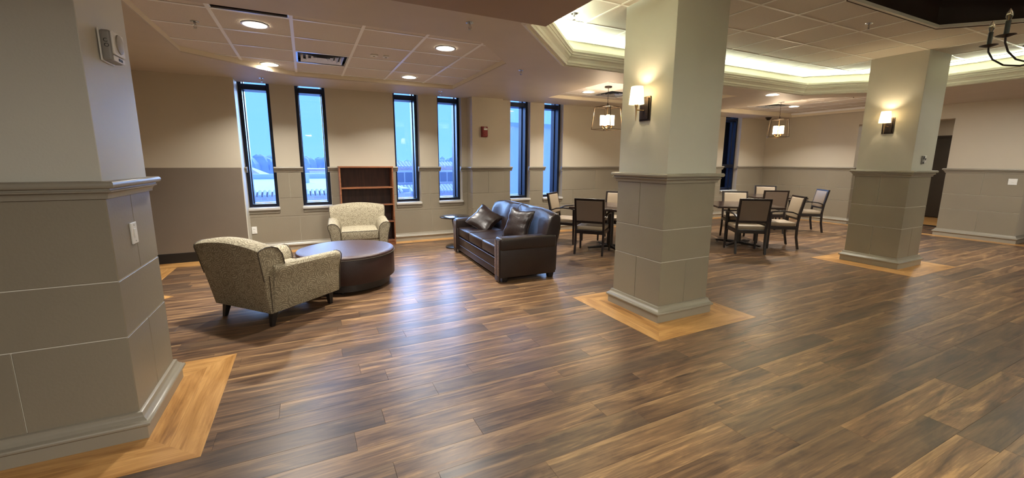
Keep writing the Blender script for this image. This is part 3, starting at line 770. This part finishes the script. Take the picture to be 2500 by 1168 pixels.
def detector(x, y, z, w, label):
    t = thing('ceiling_detector', label, 'detector', (x, y, z))
    B().box(-w/2, w/2, -.035, .035, -.018, -.001).build('housing', 'white', t, bevel=.005); B().lathe([(.012, -.022), (.014, -.017)], n=12).build('sensor', 'grey', t)
detector(.829, 5.446, Z1, .085, 'larger of two small detectors right of the silver diffuser')
detector(.966, 5.446, Z1, .07, 'smaller of two small detectors, nearer the window side, right of the silver diffuser')
sd = thing('smoke_detector', 'dark domed detector in the far ceiling corner behind the farther pendant', 'detector', (11.25, 7.25, ZC))
B().lathe([(.075, 0), (.075, -.02), (.06, -.03)], n=24).build('base', 'bronze', sd, smooth=True); B().lathe([(.058, -.03), (.05, -.055), (.03, -.07), (.005, -.075)], n=24).build('dome', 'bronze', sd, smooth=True)

def pendant(x, y, z, rz, label):
    t = thing('lantern_pendant', label, 'pendant light', (x, y, z), rz)
    D = lambda q: q-z
    B().lathe([(.062, 0), (.062, -.018), (.055, -.024), (.01, -.026)], n=24).build('canopy', 'bronze', t, smooth=True)
    zt, ze, zb = D(2.45), D(2.415), D(2.045)
    n = 9; b = B()
    for i in range(n):
        a = -.026+(zt+.03+.026)*i/n; c = -.026+(zt+.03+.026)*(i+1)/n
        dx = .006 if i % 2 else 0; b.tube([(dx, 0, a), (-dx, .006 if not i % 2 else 0, (a+c)/2), (dx, 0, c)], .004, 6)
    b.build('chain', 'bronze', t, smooth=True)
    B().lathe([(.012, zt+.03), (.012, zt-.02), (.005, zt-.03)], n=12).build('hub', 'bronze', t, smooth=True)
    st, sb = .155, .185; r = .0065
    top = [(st, st), (-st, st), (-st, -st), (st, -st)]; bot = [(sb, sb), (-sb, sb), (-sb, -sb), (sb, -sb)]
    for i in range(4):
        p, q, u, w = top[i], top[(i+1) % 4], bot[i], bot[(i+1) % 4]
        B().tube([(*p, ze), (*q, ze)], r, 4).build('frame_bar', 'lantern', t); B().tube([(*u, zb), (*w, zb)], r, 4).build('frame_bar', 'lantern', t)
        B().tube([(*p, ze), (*u, zb)], r, 4).build('frame_bar', 'lantern', t)
        B().tube([(0, 0, zt), (p[0]*.98, p[1]*.98, ze)], r*.85, 4).build('frame_bar', 'lantern', t)
    B().tube([(0, 0, zt), (0, 0, zb+.03)], .006, 8).lathe([(.004, zb-.02), (.016, zb-.005), (.018, zb+.012), (.006, zb+.03)], n=12).build('stem', 'brass', t, smooth=True)
    for i in range(4):
        a = pi/4+i*pi/2; rx, ry = .085*math.cos(a), .085*math.sin(a)
        B().tube([(0, 0, zb+.012), (rx*.5, ry*.5, zb+.012), (rx*.9, ry*.9, zb+.028), (rx, ry, zb+.055)], .005, 6).lathe([(.022, 0), (.026, .012), (.012, .012)], (rx, ry, zb+.055), 12).build('arm', 'brass', t, smooth=True)
        B().lathe([(.034, 0), (.036, .002), (.036, .165), (.034, .167)], (rx, ry, zb+.068), 20).build('glass_shade', 'bulb', t, smooth=True)
    l = bpy.data.lights.new('pendant_light', 'POINT'); l.energy = 24; l.color = WARM; l.shadow_soft_size = .1
    o = bpy.data.objects.new('pendant_light', l); o.location = (x, y, 2.26); COL.objects.link(o)
pendant(4.68, 5.83, Z1, math.radians(18), 'lantern pendant with four lit glass tubes left of the middle column')
pendant(9.30, 5.75, Z3, math.radians(38), 'farther lantern pendant with lit glass tubes between the two lit columns')

def sconce(x, y, z, label):
    # mounted on a face that looks towards -x
    t = thing('wall_sconce', label, 'sconce', (x, y, z))
    B().box(-.012, 0, -.068, .068, -.11, .11).box(-.022, -.010, -.052, .052, -.096, .096).build('backplate', 'bronze', t, bevel=.003)
    B().tube([(-.02, 0, -.015), (-.115, 0, -.015)], .006, 8).lathe([(.013, 0), (.013, .006)], (-.03, 0, -.018), 12).build('arm', 'brass', t, smooth=True)
    B().lathe([(.002, -.115), (.006, -.06), (.009, -.015), (.011, 0), (.016, .02), (.018, .028), (.012, .034)], (-.115, 0, 0), 14).build('stem', 'brass', t, smooth=True)
    B().lathe([(.070, .035), (.069, .036), (.052, .190), (.053, .190)], (-.115, 0, 0), 32, cap=False).build('lamp_shade', 'shade', t, smooth=True)
    B().lathe([(.008, .03), (.012, .05), (.022, .08), (.02, .105), (.004, .12)], (-.115, 0, 0), 14).build('bulb', 'bulb', t, smooth=True)
    l = bpy.data.lights.new('sconce_light', 'POINT'); l.energy = 4.5; l.color = (1, .78, .48); l.shadow_soft_size = .02
    o = bpy.data.objects.new('sconce_light', l); o.location = (x-.115, y, z+.145); COL.objects.link(o)
sconce(2.899, 3.055, 1.99, 'lit wall sconce with a white shade on the middle column')
sconce(7.479, 3.07, 2.02, 'lit wall sconce with a white shade on the right column')

def chandelier():
    t = thing('chandelier', 'black candle-arm chandelier cut off by the right edge of the picture', 'chandelier', (5.48, 1.26, 2.52))
    B().tube([(0, 0, -.22), (0, 0, 1.2)], .012, 10).lathe([(.01, -.26), (.03, -.23), (.035, -.19), (.02, -.15), (.012, -.12)], n=16).build('stem', 'bronze', t, smooth=True)
    B().lathe([(.07, 1.2), (.07, 1.22)], n=20).build('canopy', 'bronze', t)
    for k in range(6):
        a = math.radians(92+60*k-2); ca, sa = math.cos(a), math.sin(a); r = .36
        P = [(0, -.15), (.06, -.19), (.15, -.205), (.25, -.18), (.32, -.12), (.355, -.05), (.36, -.005)]
        arm = B().tube([(p*ca, p*sa, z) for p, z in P], .007, 8).build('arm', 'bronze', t, smooth=True)
        B().lathe([(.012, -.012), (.030, -.006), (.060, .006), (.058, .008), (.018, 0)], (r*ca, r*sa, 0), 20).build('drip_pan', 'bronze', t, smooth=True)
        B().lathe([(.016, 0), (.016, .115)], (r*ca, r*sa, 0), 14).build('candle_sleeve', 'legblack', t, smooth=True)
        B().lathe([(.010, .115), (.013, .125), (.021, .150), (.019, .175), (.008, .200), (.002, .210)], (r*ca, r*sa, 0), 14).build('bulb', 'clear', t, smooth=True)
        B().lathe([(.003, .12), (.005, .15), (.002, .165)], (r*ca, r*sa, 0), 8).build('filament', 'brass', t, smooth=True)
chandelier()

# ================================================================== WALL DEVICES
def text(body, size, parent, loc, rot, m, name):
    c = bpy.data.curves.new(name, 'FONT'); c.body = body; c.size = size; c.extrude = .0006; c.align_x = 'CENTER'; c.align_y = 'CENTER'
    o = bpy.data.objects.new(name, c); COL.objects.link(o); dg = bpy.context.evaluated_depsgraph_get()
    me = bpy.data.meshes.new_from_object(o.evaluated_get(dg)); bpy.data.objects.remove(o)
    me.materials.clear(); me.materials.append(M[m]); o = bpy.data.objects.new(name, me); COL.objects.link(o); o.parent = parent
    o.location = loc; o.rotation_euler = rot; return o
ca = thing('gas_alarm', 'cream carbon monoxide alarm with a grey side reading CO, high on the left column', 'alarm', (-.905, 3.02, 2.083))
B().box(0, .008, -.080, .080, -.080, .080).build('mounting_plate', 'white', ca, bevel=.004)
B().box(.006, .050, -.075, .075, -.076, .076).build('housing', 'grey', ca, bevel=.012, seg=3)
B().box(.048, .060, -.072, .072, -.042, .074).build('front_cover', 'white', ca, bevel=.006)
B().lathe([(.050, 0), (.048, .006), (.03, .008)], n=28).build('speaker_disc', 'trim', ca, smooth=True, loc=(.059, 0, .018), rot=(0, pi/2, 0))
B().box(.048, .055, -.07, .07, -.074, -.048).build('lower_cover', 'white', ca, bevel=.004); B().box(.053, .057, -.02, .03, -.068, -.055).build('label_mark', 'slot', ca)
text('C', .026, ca, (.028, -.0756, .022), (pi/2, -.1, 0), 'slot', 'letter'); text('O', .026, ca, (.031, -.0756, -.002), (pi/2, -.1, 0), 'slot', 'letter')
sw = thing('wall_switch', 'white wall switch on the side of the left column', 'switch', (-.905, 3.025, 1.09))
B().box(0, .008, -.043, .043, -.06, .06).build('plate', 'white', sw, bevel=.003); B().box(.007, .013, -.012, .012, -.025, .025).build('rocker', 'white', sw, bevel=.002)
B().lathe([(.004, 0), (.003, .002)], n=8).build('screw', 'grey', sw, loc=(.008, 0, .045), rot=(0, pi/2, 0)); B().lathe([(.004, 0), (.003, .002)], n=8).build('screw', 'grey', sw, loc=(.008, 0, -.045), rot=(0, pi/2, 0))
def outlet(loc, label, rz=0):
    t = thing('wall_outlet', label, 'outlet', loc, rz)
    B().box(-.036, .036, -.007, 0, -.058, .058).build('plate', 'white', t, bevel=.003)
    for dz in (-.024, .024):
        s = B().box(-.017, .017, -.011, -.006, dz-.014, dz+.014).build('socket', 'white', t, bevel=.002)
        B().box(-.009, -.006, -.0118, -.0105, dz-.006, dz+.006).box(.006, .009, -.0118, -.0105, dz-.006, dz+.006).build('slot', 'slot', s)
outlet((-.822, YL-.009, .373), 'white wall outlet low under the leftmost window')
wp = thing('wall_plate', 'blank white square plate on the right-hand wainscot', 'wall plate', (XR-.009, 2.86, 1.158))
B().box(-.008, 0, -.058, .058, -.058, .058).build('plate', 'white', wp, bevel=.004); B().box(-.012, -.006, -.018, .018, -.012, .012).build('toggle', 'white', wp, bevel=.003)
th = thing('thermostat', 'grey thermostat unit with dark keys on the right column', 'thermostat', (7.765, 2.744, 1.545))
B().box(-.035, .025, -.018, 0, -.06, .055).build('housing', 'grey', th, bevel=.004); B().box(-.022, .012, -.021, -.017, .005, .045).build('screen', 'slot', th); B().box(-.028, .008, -.021, -.017, -.052, -.032).build('button_row', 'slot', th)
t2 = thing('wall_control', 'small white control plate beside the thermostat on the right column', 'switch', (7.835, 2.744, 1.55))
B().box(-.035, .03, -.010, 0, -.05, .055).build('plate', 'white', t2, bevel=.003); B().box(-.012, .008, -.014, -.009, -.012, .02).build('toggle', 'slot', t2, bevel=.002)
fa = thing('fire_alarm', 'red fire alarm strobe on the wall between window pairs', 'alarm', (3.115, 7.55, 2.055))
B().box(-.065, .065, -.012, 0, -.10, .10).build('back_box', 'red', fa, bevel=.005); B().box(-.058, .058, -.060, -.010, -.095, .095).build('housing', 'red', fa, bevel=.014, seg=3)
B().box(-.030, .045, -.072, -.058, .030, .062).build('strobe_lens', 'white', fa, bevel=.006); B().lathe([(.032, 0), (.030, .004)], n=20).build('grille', 'red', fa, loc=(0, -.06, -.035), rot=(pi/2, 0, 0))
text('FIRE', .026, fa, (0, -.0605, .078), (pi/2, 0, 0), 'white', 'lettering')
ap = thing('cover_plate', 'beige-painted blank cover plate just below and right of the fire alarm', 'wall plate', (3.20, 7.55, 1.97))
B().box(-.055, .055, -.006, 0, -.055, .055).build('plate', 'wall', ap, bevel=.002)

# ================================================================== BOOKSHELF
def bookshelf():
    t = thing('bookshelf', 'empty cherry-wood bookshelf against the wall between window pairs', 'bookshelf', (.9325, 7.53, 0))
    w, d, h = .4425, .25, 1.405; e = .022
    for s in (-1, 1): B().box(min(s*w, s*(w-e)), max(s*w, s*(w-e)), 0, d, 0, h-.0).build('side_panel', 'shelfwood', t, bevel=.002)
    B().box(-w-.004, w+.004, -.006, d, h-.026, h).build('top', 'shelfwood', t, bevel=.003)
    B().box(-w+e, w-e, d-.012, d-.002, .02, h-.026).build('back_panel', 'shelfback', t)
    for z in (1.045, .745, .44, .10):
        B().box(-w+e, w-e, 0, .016, z-.022, z).build('shelf_edge', 'shelfwood', t, bevel=.002)
        B().box(-w+e, w-e, .016, d-.012, z-.022, z).build('shelf', 'shelfwood' if z > 1 else 'shelfback', t)
    B().box(-w+e, w-e, .01, .03, 0, .08).build('kick_board', 'shelfwood', t)
bookshelf()

# ================================================================== ARMCHAIRS
def armchair(label, loc, rz):
    # local: faces +Y, footprint .78 wide, .76 deep
    t = thing('armchair', label, 'armchair', loc, rz, 'paisley club chairs')
    Wd, Dp = .39, .392; z0 = .135
    flare = lambda c: (c.x*(1+.16*max(0, (c.z-.2))/.5), c.y, c.z)
    # base box
    B().box(-Wd+.10, Wd-.10, -Dp+.06, Dp-.03, z0, .30).build('seat_base', 'fabric', t, bevel=.012, uv=True, smooth=True)
    # cushion
    def puff(c):
        u = c.x/.27; v = (c.y-.03)/.33; return (c.x, c.y, c.z + (.022*(1-u*u)*(1-v*v) if c.z > .40 else 0))
    b = B(); n = 10; xs = [-.275+.55*i/n for i in range(n+1)]; ys = [-.24+.62*j/n for j in range(n+1)]
    v = [(x, y, z) for z in (.30, .430) for y in ys for x in xs]; f = []
    N = n+1
    for k in (0, 1):
        for j in range(n):
            for i in range(n): q = k*N*N+j*N+i; f.append((q, q+1, q+N+1, q+N))
    for i in range(n):
        f += [(i, i+1, N*N+i+1, N*N+i), (n*N+i, n*N+i+1, N*N+n*N+i+1, N*N+n*N+i), (i*N, (i+1)*N, N*N+(i+1)*N, N*N+i*N), (i*N+n, (i+1)*N+n, N*N+(i+1)*N+n, N*N+i*N+n)]
    b.add(v, f); b.build('seat_cushion', 'fabric', t, bevel=.022, seg=3, uv=True, smooth=True, fn=puff)
    B().tube([(-.262, .374, .435), (.262, .374, .435)], .005, 6).tube([(-.262, .374, .315), (.262, .374, .315)], .005, 6).build('cushion_piping', 'piping', t, smooth=True)
    # arms: cross-section in x,z swept along y with a lowering rear
    for s in (-1, 1):
        sec = [(Wd-.115, z0), (Wd-.115, .43), (Wd-.105, .49), (Wd-.080, .535), (Wd-.045, .562), (Wd+.000, .570), (Wd+.040, .560), (Wd+.058, .535), (Wd+.055, .500), (Wd+.035, .43), (Wd+.016, .32), (Wd+.002, z0)]
        b = B(); ys = [-Dp+.03, -.15, .1, Dp+.005]; v = []
        for yy in ys:
            for x, z in sec: v.append((s*x, yy, z + (.02*(1-(yy+Dp)/(2*Dp)) if z > .4 else 0) if z > z0 else z))
        m = len(sec); f = [(i*m+k, i*m+(k+1) % m, (i+1)*m+(k+1) % m, (i+1)*m+k) for i in range(3) for k in range(m)] + [tuple(range(m)), tuple(range(3*m, 4*m))]
        b.add(v, f); a = b.build('arm', 'fabric', t, bevel=.010, seg=2, uv=True, smooth=True, ang=50)
        B().tube([(s*x, Dp+.009, z) for x, z in [(Wd-.113, z0+.02)]+sec[1:-1]+[(Wd+.002, z0+.02)]], .005, 6).build('arm_piping', 'piping', a, smooth=True)
        B().tube([(s*(Wd+.003), -Dp+.012, z0+.02), (s*(Wd+.042), -Dp-.02, .50)], .004, 6).build('rear_piping', 'piping', a, smooth=True)
    # back: side profile in (y,z) across x, crowned top, sides flare
    prof = [(-Dp+.05, z0), (-Dp, z0), (-Dp-.055, .45), (-Dp-.104, .705), (-Dp-.100, .728), (-Dp-.080, .742), (-Dp-.03, .756), (-Dp+.03, .754), (-Dp+.085, .730), (-Dp+.125, .67), (-Dp+.150, .56), (-Dp+.175, .42), (-Dp+.18, .30)]
    nx = 12; v = []; f = []
    for i in range(nx+1):
        u = -1+2*i/nx
        for y, z in prof:
            cr = .050*(1-u*u) if z > .5 else 0; half = .385+.045*max(0, min(1, (z-.2)/.45))
            yy = y - (.02*(1-abs(u)**3) if False else 0)
            v.append((u*half, yy, z+cr*(z-.5)/.25))
    m = len(prof)
    f = [(i*m+k, i*m+(k+1) % m, (i+1)*m+(k+1) % m, (i+1)*m+k) for i in range(nx) for k in range(m)] + [tuple(range(m))[::-1], tuple(range(nx*m, (nx+1)*m))]
    bk = B().add(v, f).build('backrest', 'fabric', t, bevel=.006, uv=True, smooth=True, ang=60)
    for s in (-1, 1):
        pp = [(s*(.386+.045*max(0, min(1, (z-.2)/.45))), y, z) for y, z in prof if z > .43]
        B().tube(pp, .005, 6).build('back_piping', 'piping', bk, smooth=True)
    for sx in (-1, 1):
        for sy, dy in ((-1, -.03), (1, .0)):
            x, y = sx*(Wd-.07), sy*(Dp-.07)
            B().add([(x-.03, y-.03, z0+.003), (x+.03, y-.03, z0+.003), (x+.03, y+.03, z0+.003), (x-.03, y+.03, z0+.003), (x-.017+sx*.008, y-.017+dy, 0), (x+.017+sx*.008, y-.017+dy, 0), (x+.017+sx*.008, y+.017+dy, 0), (x-.017+sx*.008, y+.017+dy, 0)],
                    [(0, 1, 2, 3), (4, 7, 6, 5), (0, 4, 5, 1), (1, 5, 6, 2), (2, 6, 7, 3), (3, 7, 4, 0)]).build('leg', 'legblack', t, bevel=.003)
    return t
A1 = armchair('paisley armchair seen from behind, nearest the camera', (-.325, 4.672, 0), math.radians(41-90))
A2 = copy_tree(A1); A2.location = (.70, 6.985, 0); A2.rotation_euler = (0, 0, math.radians(180-4)); A2['label'] = 'paisley armchair facing the camera, in front of the bookshelf'

# ottoman
ot = thing('ottoman', 'large round brown ottoman table between the two paisley armchairs', 'ottoman', (.375, 5.34, 0))
B().lathe([(.548, .12), (.556, .13), (.558, .27), (.556, .395), (.552, .405)], n=64).build('drum', 'leather2', ot, smooth=True)
B().lathe([(.553, .403), (.560, .412), (.560, .428), (.550, .440), (.50, .452), (.3, .460), (.02, .462)], n=64).build('top', 'leathertop', ot, smooth=True)
B().tube([(.562*math.cos(2*pi*i/64), .562*math.sin(2*pi*i/64), .408) for i in range(65)], .004, 6).build('piping', 'piping', ot, smooth=True)
B().lathe([(.50, .03), (.50, .12)], n=48).build('plinth', 'legblack', ot, smooth=True)
for k in range(6):
    a = k*pi/3+.3; B().lathe([(.025, 0), (.03, .035)], (.44*math.cos(a), .44*math.sin(a), 0), 12).build('foot', 'legblack', ot, smooth=True)

# ================================================================== SOFA
def cush_mesh(sx, sy, sz, n=12, puff=.03, edge=.25):
    v = []; f = []; N = n+1
    for k in (0, 1):
        for j in range(N):
            for i in range(N):
                u = -1+2*i/n; w = -1+2*j/n; e = (1-abs(u)**3)*(1-abs(w)**3)
                z = (1 if k else -1)*(sz*edge + (sz*(1-edge))*e**.5)
                v.append((u*sx, w*sy, z))
    for k in (0, 1):
        for j in range(n):
            for i in range(n): q = k*N*N+j*N+i; f.append((q, q+1, q+N+1, q+N))
    for i in range(n):
        f += [(i, i+1, N*N+i+1, N*N+i), (n*N+i, n*N+i+1, N*N+n*N+i+1, N*N+n*N+i), (i*N, (i+1)*N, N*N+(i+1)*N, N*N+i*N), (i*N+n, (i+1)*N+n, N*N+(i+1)*N+n, N*N+i*N+n)]
    return v, f
def sofa():
    # local: faces -X ; x 0(front)..0.84 (back); y 0 (near arm)..2.06
    t = thing('sofa', 'dark brown leather three-seat sofa with nailhead trim', 'sofa', (2.06, 4.50, 0), math.radians(-2.5))
    L, D = 2.04, .80
    B().box(.045, D-.04, .16, L-.16, .10, .29).build('seat_base', 'leather', t, bevel=.012, smooth=True)
    B().box(.022, .05, .165, L-.165, .055, .285).build('front_rail', 'leather', t, bevel=.008, smooth=True)
    B().tube([(.020, .17, .150), (.020, L-.17, .150)], .004, 6).tube([(.020, .17, .278), (.020, L-.17, .278)], .005, 6).build('front_piping', 'leather', t, smooth=True)
    w = (L-.33)/3
    for k in range(3):
        y0 = .165+k*w
        B().box(.015, .60, y0+.003, y0+w-.003, .295, .435).build('seat_cushion', 'leather', t, bevel=.028, seg=3, smooth=True,
            fn=lambda c, y0=y0: (c.x, c.y, c.z + (.012 if c.z > .40 and abs(c.y-y0-w/2) < w*.3 else 0)))
    # arms: side profile (x,z) extruded in y, with a soft rolled top
    for s, ya in ((0, 0.0), (1, L-.16)):
        a = B().box(.0, D-.02, ya, ya+.155, .065, .46).build('arm', 'leather', t, bevel=.012, smooth=True)
        out = -.018 if s == 0 else .0
        B().box(-.006, D-.015, ya-.012, ya+.170, .405, .572).build('arm_pad', 'leather', a, bevel=.035, seg=4, smooth=True)
        B().box(-.016, .004, ya+.004, ya+.152, .020, .545).build('arm_front_panel', 'leather', a, bevel=.006, smooth=True)
        nb = B()
        for side in (.016, .050, .106, .140):
            for i in range(25):
                z = .10+i*.0178; c = (-.017, ya+side, z)
                nb.add([(c[0], c[1]-.0075, z-.0075), (c[0], c[1]+.0075, z-.0075), (c[0], c[1]+.0075, z+.0075), (c[0], c[1]-.0075, z+.0075), (c[0]-.006, c[1], z)], [(0, 1, 4), (1, 2, 4), (2, 3, 4), (3, 0, 4)])
        nb.build('nailheads', 'nail', a, kind='stuff')
    # back: side profile (x,z), camel top across y
    prof = [(D, .085), (D+.01, .45), (D+.055, .76), (D+.048, .802), (D+.015, .826), (D-.03, .828), (D-.075, .800), (D-.115, .71), (D-.165, .55), (D-.20, .42), (D-.20, .29), (D-.12, .085)]
    ny = 28; v = []; m = len(prof)
    for i in range(ny+1):
        u = i/ny; y = .012+(L-.024)*u; w2 = abs(2*u-1); cr = .045*(1-w2**5)
        for x, z in prof:
            xx = x - (.012*math.cos(2*pi*u*3) if (z > .4 and x < D-.05) else 0)
            v.append((xx, y, z + (cr if z > .6 else 0) * min(1, (z-.5)/.28)))
    f = [(i*m+k, i*m+(k+1) % m, (i+1)*m+(k+1) % m, (i+1)*m+k) for i in range(ny) for k in range(m)] + [tuple(range(m)), tuple(range(ny*m, (ny+1)*m))]
    bk = B().add(v, f).build('backrest', 'leather', t, bevel=.018, smooth=True, ang=60, seg=3)
    for yy in (L/2,):
        B().tube([(D-.205, yy, .44), (D-.172, yy, .55), (D-.128, yy, .72), (D-.088, yy, .832), (D-.03, yy, .872)], .0035, 6).build('seam', 'legblack', bk, smooth=True)
    for x, y in ((.035, .03), (D-.11, .03), (.035, L-.12), (D-.11, L-.12)):
        B().add([(x, y, .09), (x+.09, y, .09), (x+.09, y+.09, .09), (x, y+.09, .09), (x+.012, y+.012, 0), (x+.075, y+.012, 0), (x+.075, y+.075, 0), (x+.012, y+.075, 0)],
                [(3, 2, 1, 0), (4, 5, 6, 7), (0, 1, 5, 4), (1, 2, 6, 5), (2, 3, 7, 6), (3, 0, 4, 7)]).build('leg', 'legblack', t, bevel=.004)
    return t
sofa()
def pillow(label, loc, rot, s=.23):
    v, f = cush_mesh(s, s, .075, 14, edge=.10)
    def wr(c):
        a = math.atan2(c.y, c.x); return (c.x*(1-.05*math.cos(4*a)), c.y*(1-.05*math.cos(4*a)), c.z+.006*math.sin(c.x*60+c.y*13)*abs(c.y/s)+.004*math.sin(c.y*90))
    p = thing('throw_pillow', label, 'pillow', loc, 0, 'leather pillows on the sofa'); p.rotation_euler = rot
    B().add(v, f).build('cushion', 'leather', p, smooth=True, fn=wr)
    e = s*.985; pts = []
    for k in range(4):
        for i in range(10):
            u = -1+2*i/10; q = [(u, -1), (1, u), (-u, 1), (-1, -u)][k]; c = Vector((q[0]*e, q[1]*e, 0)); pts.append(Vector(wr(c)))
    pts.append(pts[0])
    B().tube(pts, .006, 6).build('piping', 'leather', p, smooth=True)
pillow('brown leather pillow leaning toward the far arm of the sofa', (2.52, 6.12, .575), (math.radians(32), math.radians(-36), math.radians(14)), .21)
pillow('brown leather pillow standing upright near the near arm of the sofa', (2.57, 5.02, .645), (math.radians(8), math.radians(-68), math.radians(12)), .21)

# side table
st = thing('side_table', 'small round black pedestal side table behind the far arm of the sofa', 'side table', (2.27, 6.86, 0))
B().lathe([(.255, .530), (.262, .535), (.262, .550), (.255, .555)], n=48).build('tabletop', 'laminblack', st, smooth=True)
B().lathe([(.035, .02), (.028, .10), (.034, .35), (.055, .50), (.07, .530)], n=20).build('pedestal', 'legblack', st, smooth=True)
B().lathe([(.165, 0), (.170, .006), (.165, .020), (.12, .028), (.04, .034)], n=36).build('base', 'legblack', st, smooth=True)

# ================================================================== DINING
def dining_chair():
    # local: faces +Y; origin at floor centre between the back legs
    t = thing('dining_chair', 'x', 'chair', (0, 0, 0), 0, 'dining armchairs round the tables')
    w = .235
    for s in (-1, 1):
        x = s*(w-.012)
        pts = [(x*1.0, -.045, .012), (x, -.005, .22), (x, .0, .44), (x, -.022, .62), (x, -.085, .925)]
        b = B(); v = []
        for (px, py, pz) in pts:
            h = .0165; v += [(px-h, py-h, pz), (px+h, py-h, pz), (px+h, py+h, pz), (px-h, py+h, pz)]
        f = [(i*4+k, i*4+(k+1) % 4, (i+1)*4+(k+1) % 4, (i+1)*4+k) for i in range(4) for k in range(4)] + [(3, 2, 1, 0), (16, 17, 18, 19)]
        b.add(v, f).build('leg', 'cherry', t, bevel=.003)
        B().lathe([(.012, 0), (.012, .012)], (x, -.045, 0), 10).build('glide', 'chrome', t)
        fx = s*(w+.012)
        B().add([(fx-.014, .445-.014, .012), (fx+.014, .445-.014, .012), (fx+.014, .445+.014, .012), (fx-.014, .445+.014, .012), (fx-.018, .44-.018, .64), (fx+.018, .44-.018, .64), (fx+.018, .44+.018, .64), (fx-.018, .44+.018, .64)],
                [(3, 2, 1, 0), (4, 5, 6, 7), (0, 1, 5, 4), (1, 2, 6, 5), (2, 3, 7, 6), (3, 0, 4, 7)]).build('leg', 'cherry', t, bevel=.003)
        B().lathe([(.011, 0), (.011, .012)], (fx, .445, 0), 10).build('glide', 'chrome', t)
        P = [(x, -.012, .612), (s*(w+.004), .10, .655), (s*(w+.014), .24, .672), (s*(w+.018), .38, .665), (s*(w+.014), .475, .640)]
        b = B(); v = []
        for (px, py, pz) in P: v += [(px-.020, py, pz-.011), (px+.020, py, pz-.011), (px+.020, py, pz+.011), (px-.020, py, pz+.011)]
        f = [(i*4+k, i*4+(k+1) % 4, (i+1)*4+(k+1) % 4, (i+1)*4+k) for i in range(4) for k in range(4)] + [(3, 2, 1, 0), (16, 17, 18, 19)]
        b.add(v, f).build('armrest', 'cherry', t, bevel=.005, smooth=True)
    B().box(-w+.01, w-.01, -.015, .015, .35, .41).box(-w-.005, w+.005, .425, .452, .35, .41).box(-w-.006, -w+.018, 0, .44, .355, .405).box(w-.018, w+.006, 0, .44, .355, .405).build('seat_frame', 'cherry', t, bevel=.003)
    B().box(-w+.012, w-.012, .02, .455, .405, .475).build('seat', 'vinyl', t, bevel=.02, seg=3, smooth=True)
    sh = lambda c: (c.x, c.y-.022-(c.z-.62)*.205, c.z)
    B().box(-w+.028, w-.028, -.010, .026, .555, .895).build('back_pad', 'vinyl', t, bevel=.014, seg=3, smooth=True, fn=sh)
    B().box(-w+.028, w-.028, -.018, -.009, .560, .890).build('back_panel', 'vinylback', t, bevel=.004, fn=sh)
    B().box(-w+.002, w-.002, -.016, .016, .892, .927).box(-w+.01, w-.01, -.014, .014, .525, .556).build('back_rail', 'cherry', t, bevel=.003, fn=sh)
    return t
dc = dining_chair(); first = [True]
def place(x, y, deg, label, table):
    o = dc if first[0] else copy_tree(dc)
    first[0] = False
    o.location = (x, y, 0); o.rotation_euler = (0, 0, math.radians(deg-90)); o['label'] = label; return o
def table(x, y, deg, s, label):
    t = thing('dining_table', label, 'table', (x, y, 0), math.radians(deg), 'square dining tables')
    h = s/2
    B().box(-h, h, -h, h, .722, .755).build('tabletop', 'tabletop', t, bevel=.006)
    B().box(-.27, .27, -.27, .27, .695, .722).build('support_plate', 'legblack', t)
    B().lathe([(.055, .05), (.055, .70)], n=20).build('pedestal', 'legblack', t, smooth=True)
    for k in range(4):
        a = pi/4+k*pi/2; c, q = math.cos(a), math.sin(a); r = .40
        b = B(); v = []
        for rr, z0, z1, ww in ((0, .035, .085, .030), (r, .028, .052, .026)):
            for sx, zz in ((-1, z0), (1, z0), (1, z1), (-1, z1)): v.append((rr*c-sx*ww*q, rr*q+sx*ww*c, zz))
        b.add(v, [(0, 3, 2, 1), (4, 5, 6, 7), (0, 1, 5, 4), (1, 2, 6, 5), (2, 3, 7, 6), (3, 0, 4, 7)]).build('base_foot', 'legblack', t, bevel=.003)
        B().lathe([(.018, 0), (.02, .03)], (r*.95*c, r*.95*q, 0), 12).build('glide', 'chrome', t)
table(4.66, 5.60, 33, 1.10, 'square dark dining table left of the middle column')
table(7.02, 4.87, 53, 1.06, 'square dark dining table just right of the middle column')
table(9.45, 5.85, 53, 1.06, 'square dark dining table farther back under the second lantern')
place(4.02, 5.335, 40.8, 'dark-framed dining chair with its taupe back to the camera, left of the middle column', 1)
place(4.19, 6.62, -54, 'dining chair turned toward the table, between the sofa back and the windows', 1)
place(5.42, 6.34, 218, 'dining chair facing the camera, partly hidden behind the middle column', 1)
place(6.46, 4.262, 53.6, 'dining chair with its back to the camera, nearest chair right of the middle column', 2)
place(7.66, 4.33, 143, 'dining chair in side view with a pale back, right side of the middle table', 2)
place(7.70, 5.46, 233, 'dining chair facing the camera at the far side of the middle table', 2)
place(6.28, 5.52, -37, 'dining chair almost hidden by the middle column, only its seat edge showing', 2)
place(8.80, 5.37, 53, 'dining chair seen from behind at the near side of the far table', 3)
place(10.28, 6.50, 225, 'dining chair farthest back, facing the camera beyond the far table', 3)
place(9.97, 5.14, 143, 'dining chair in side view at the far table, nearest the right wall', 3)
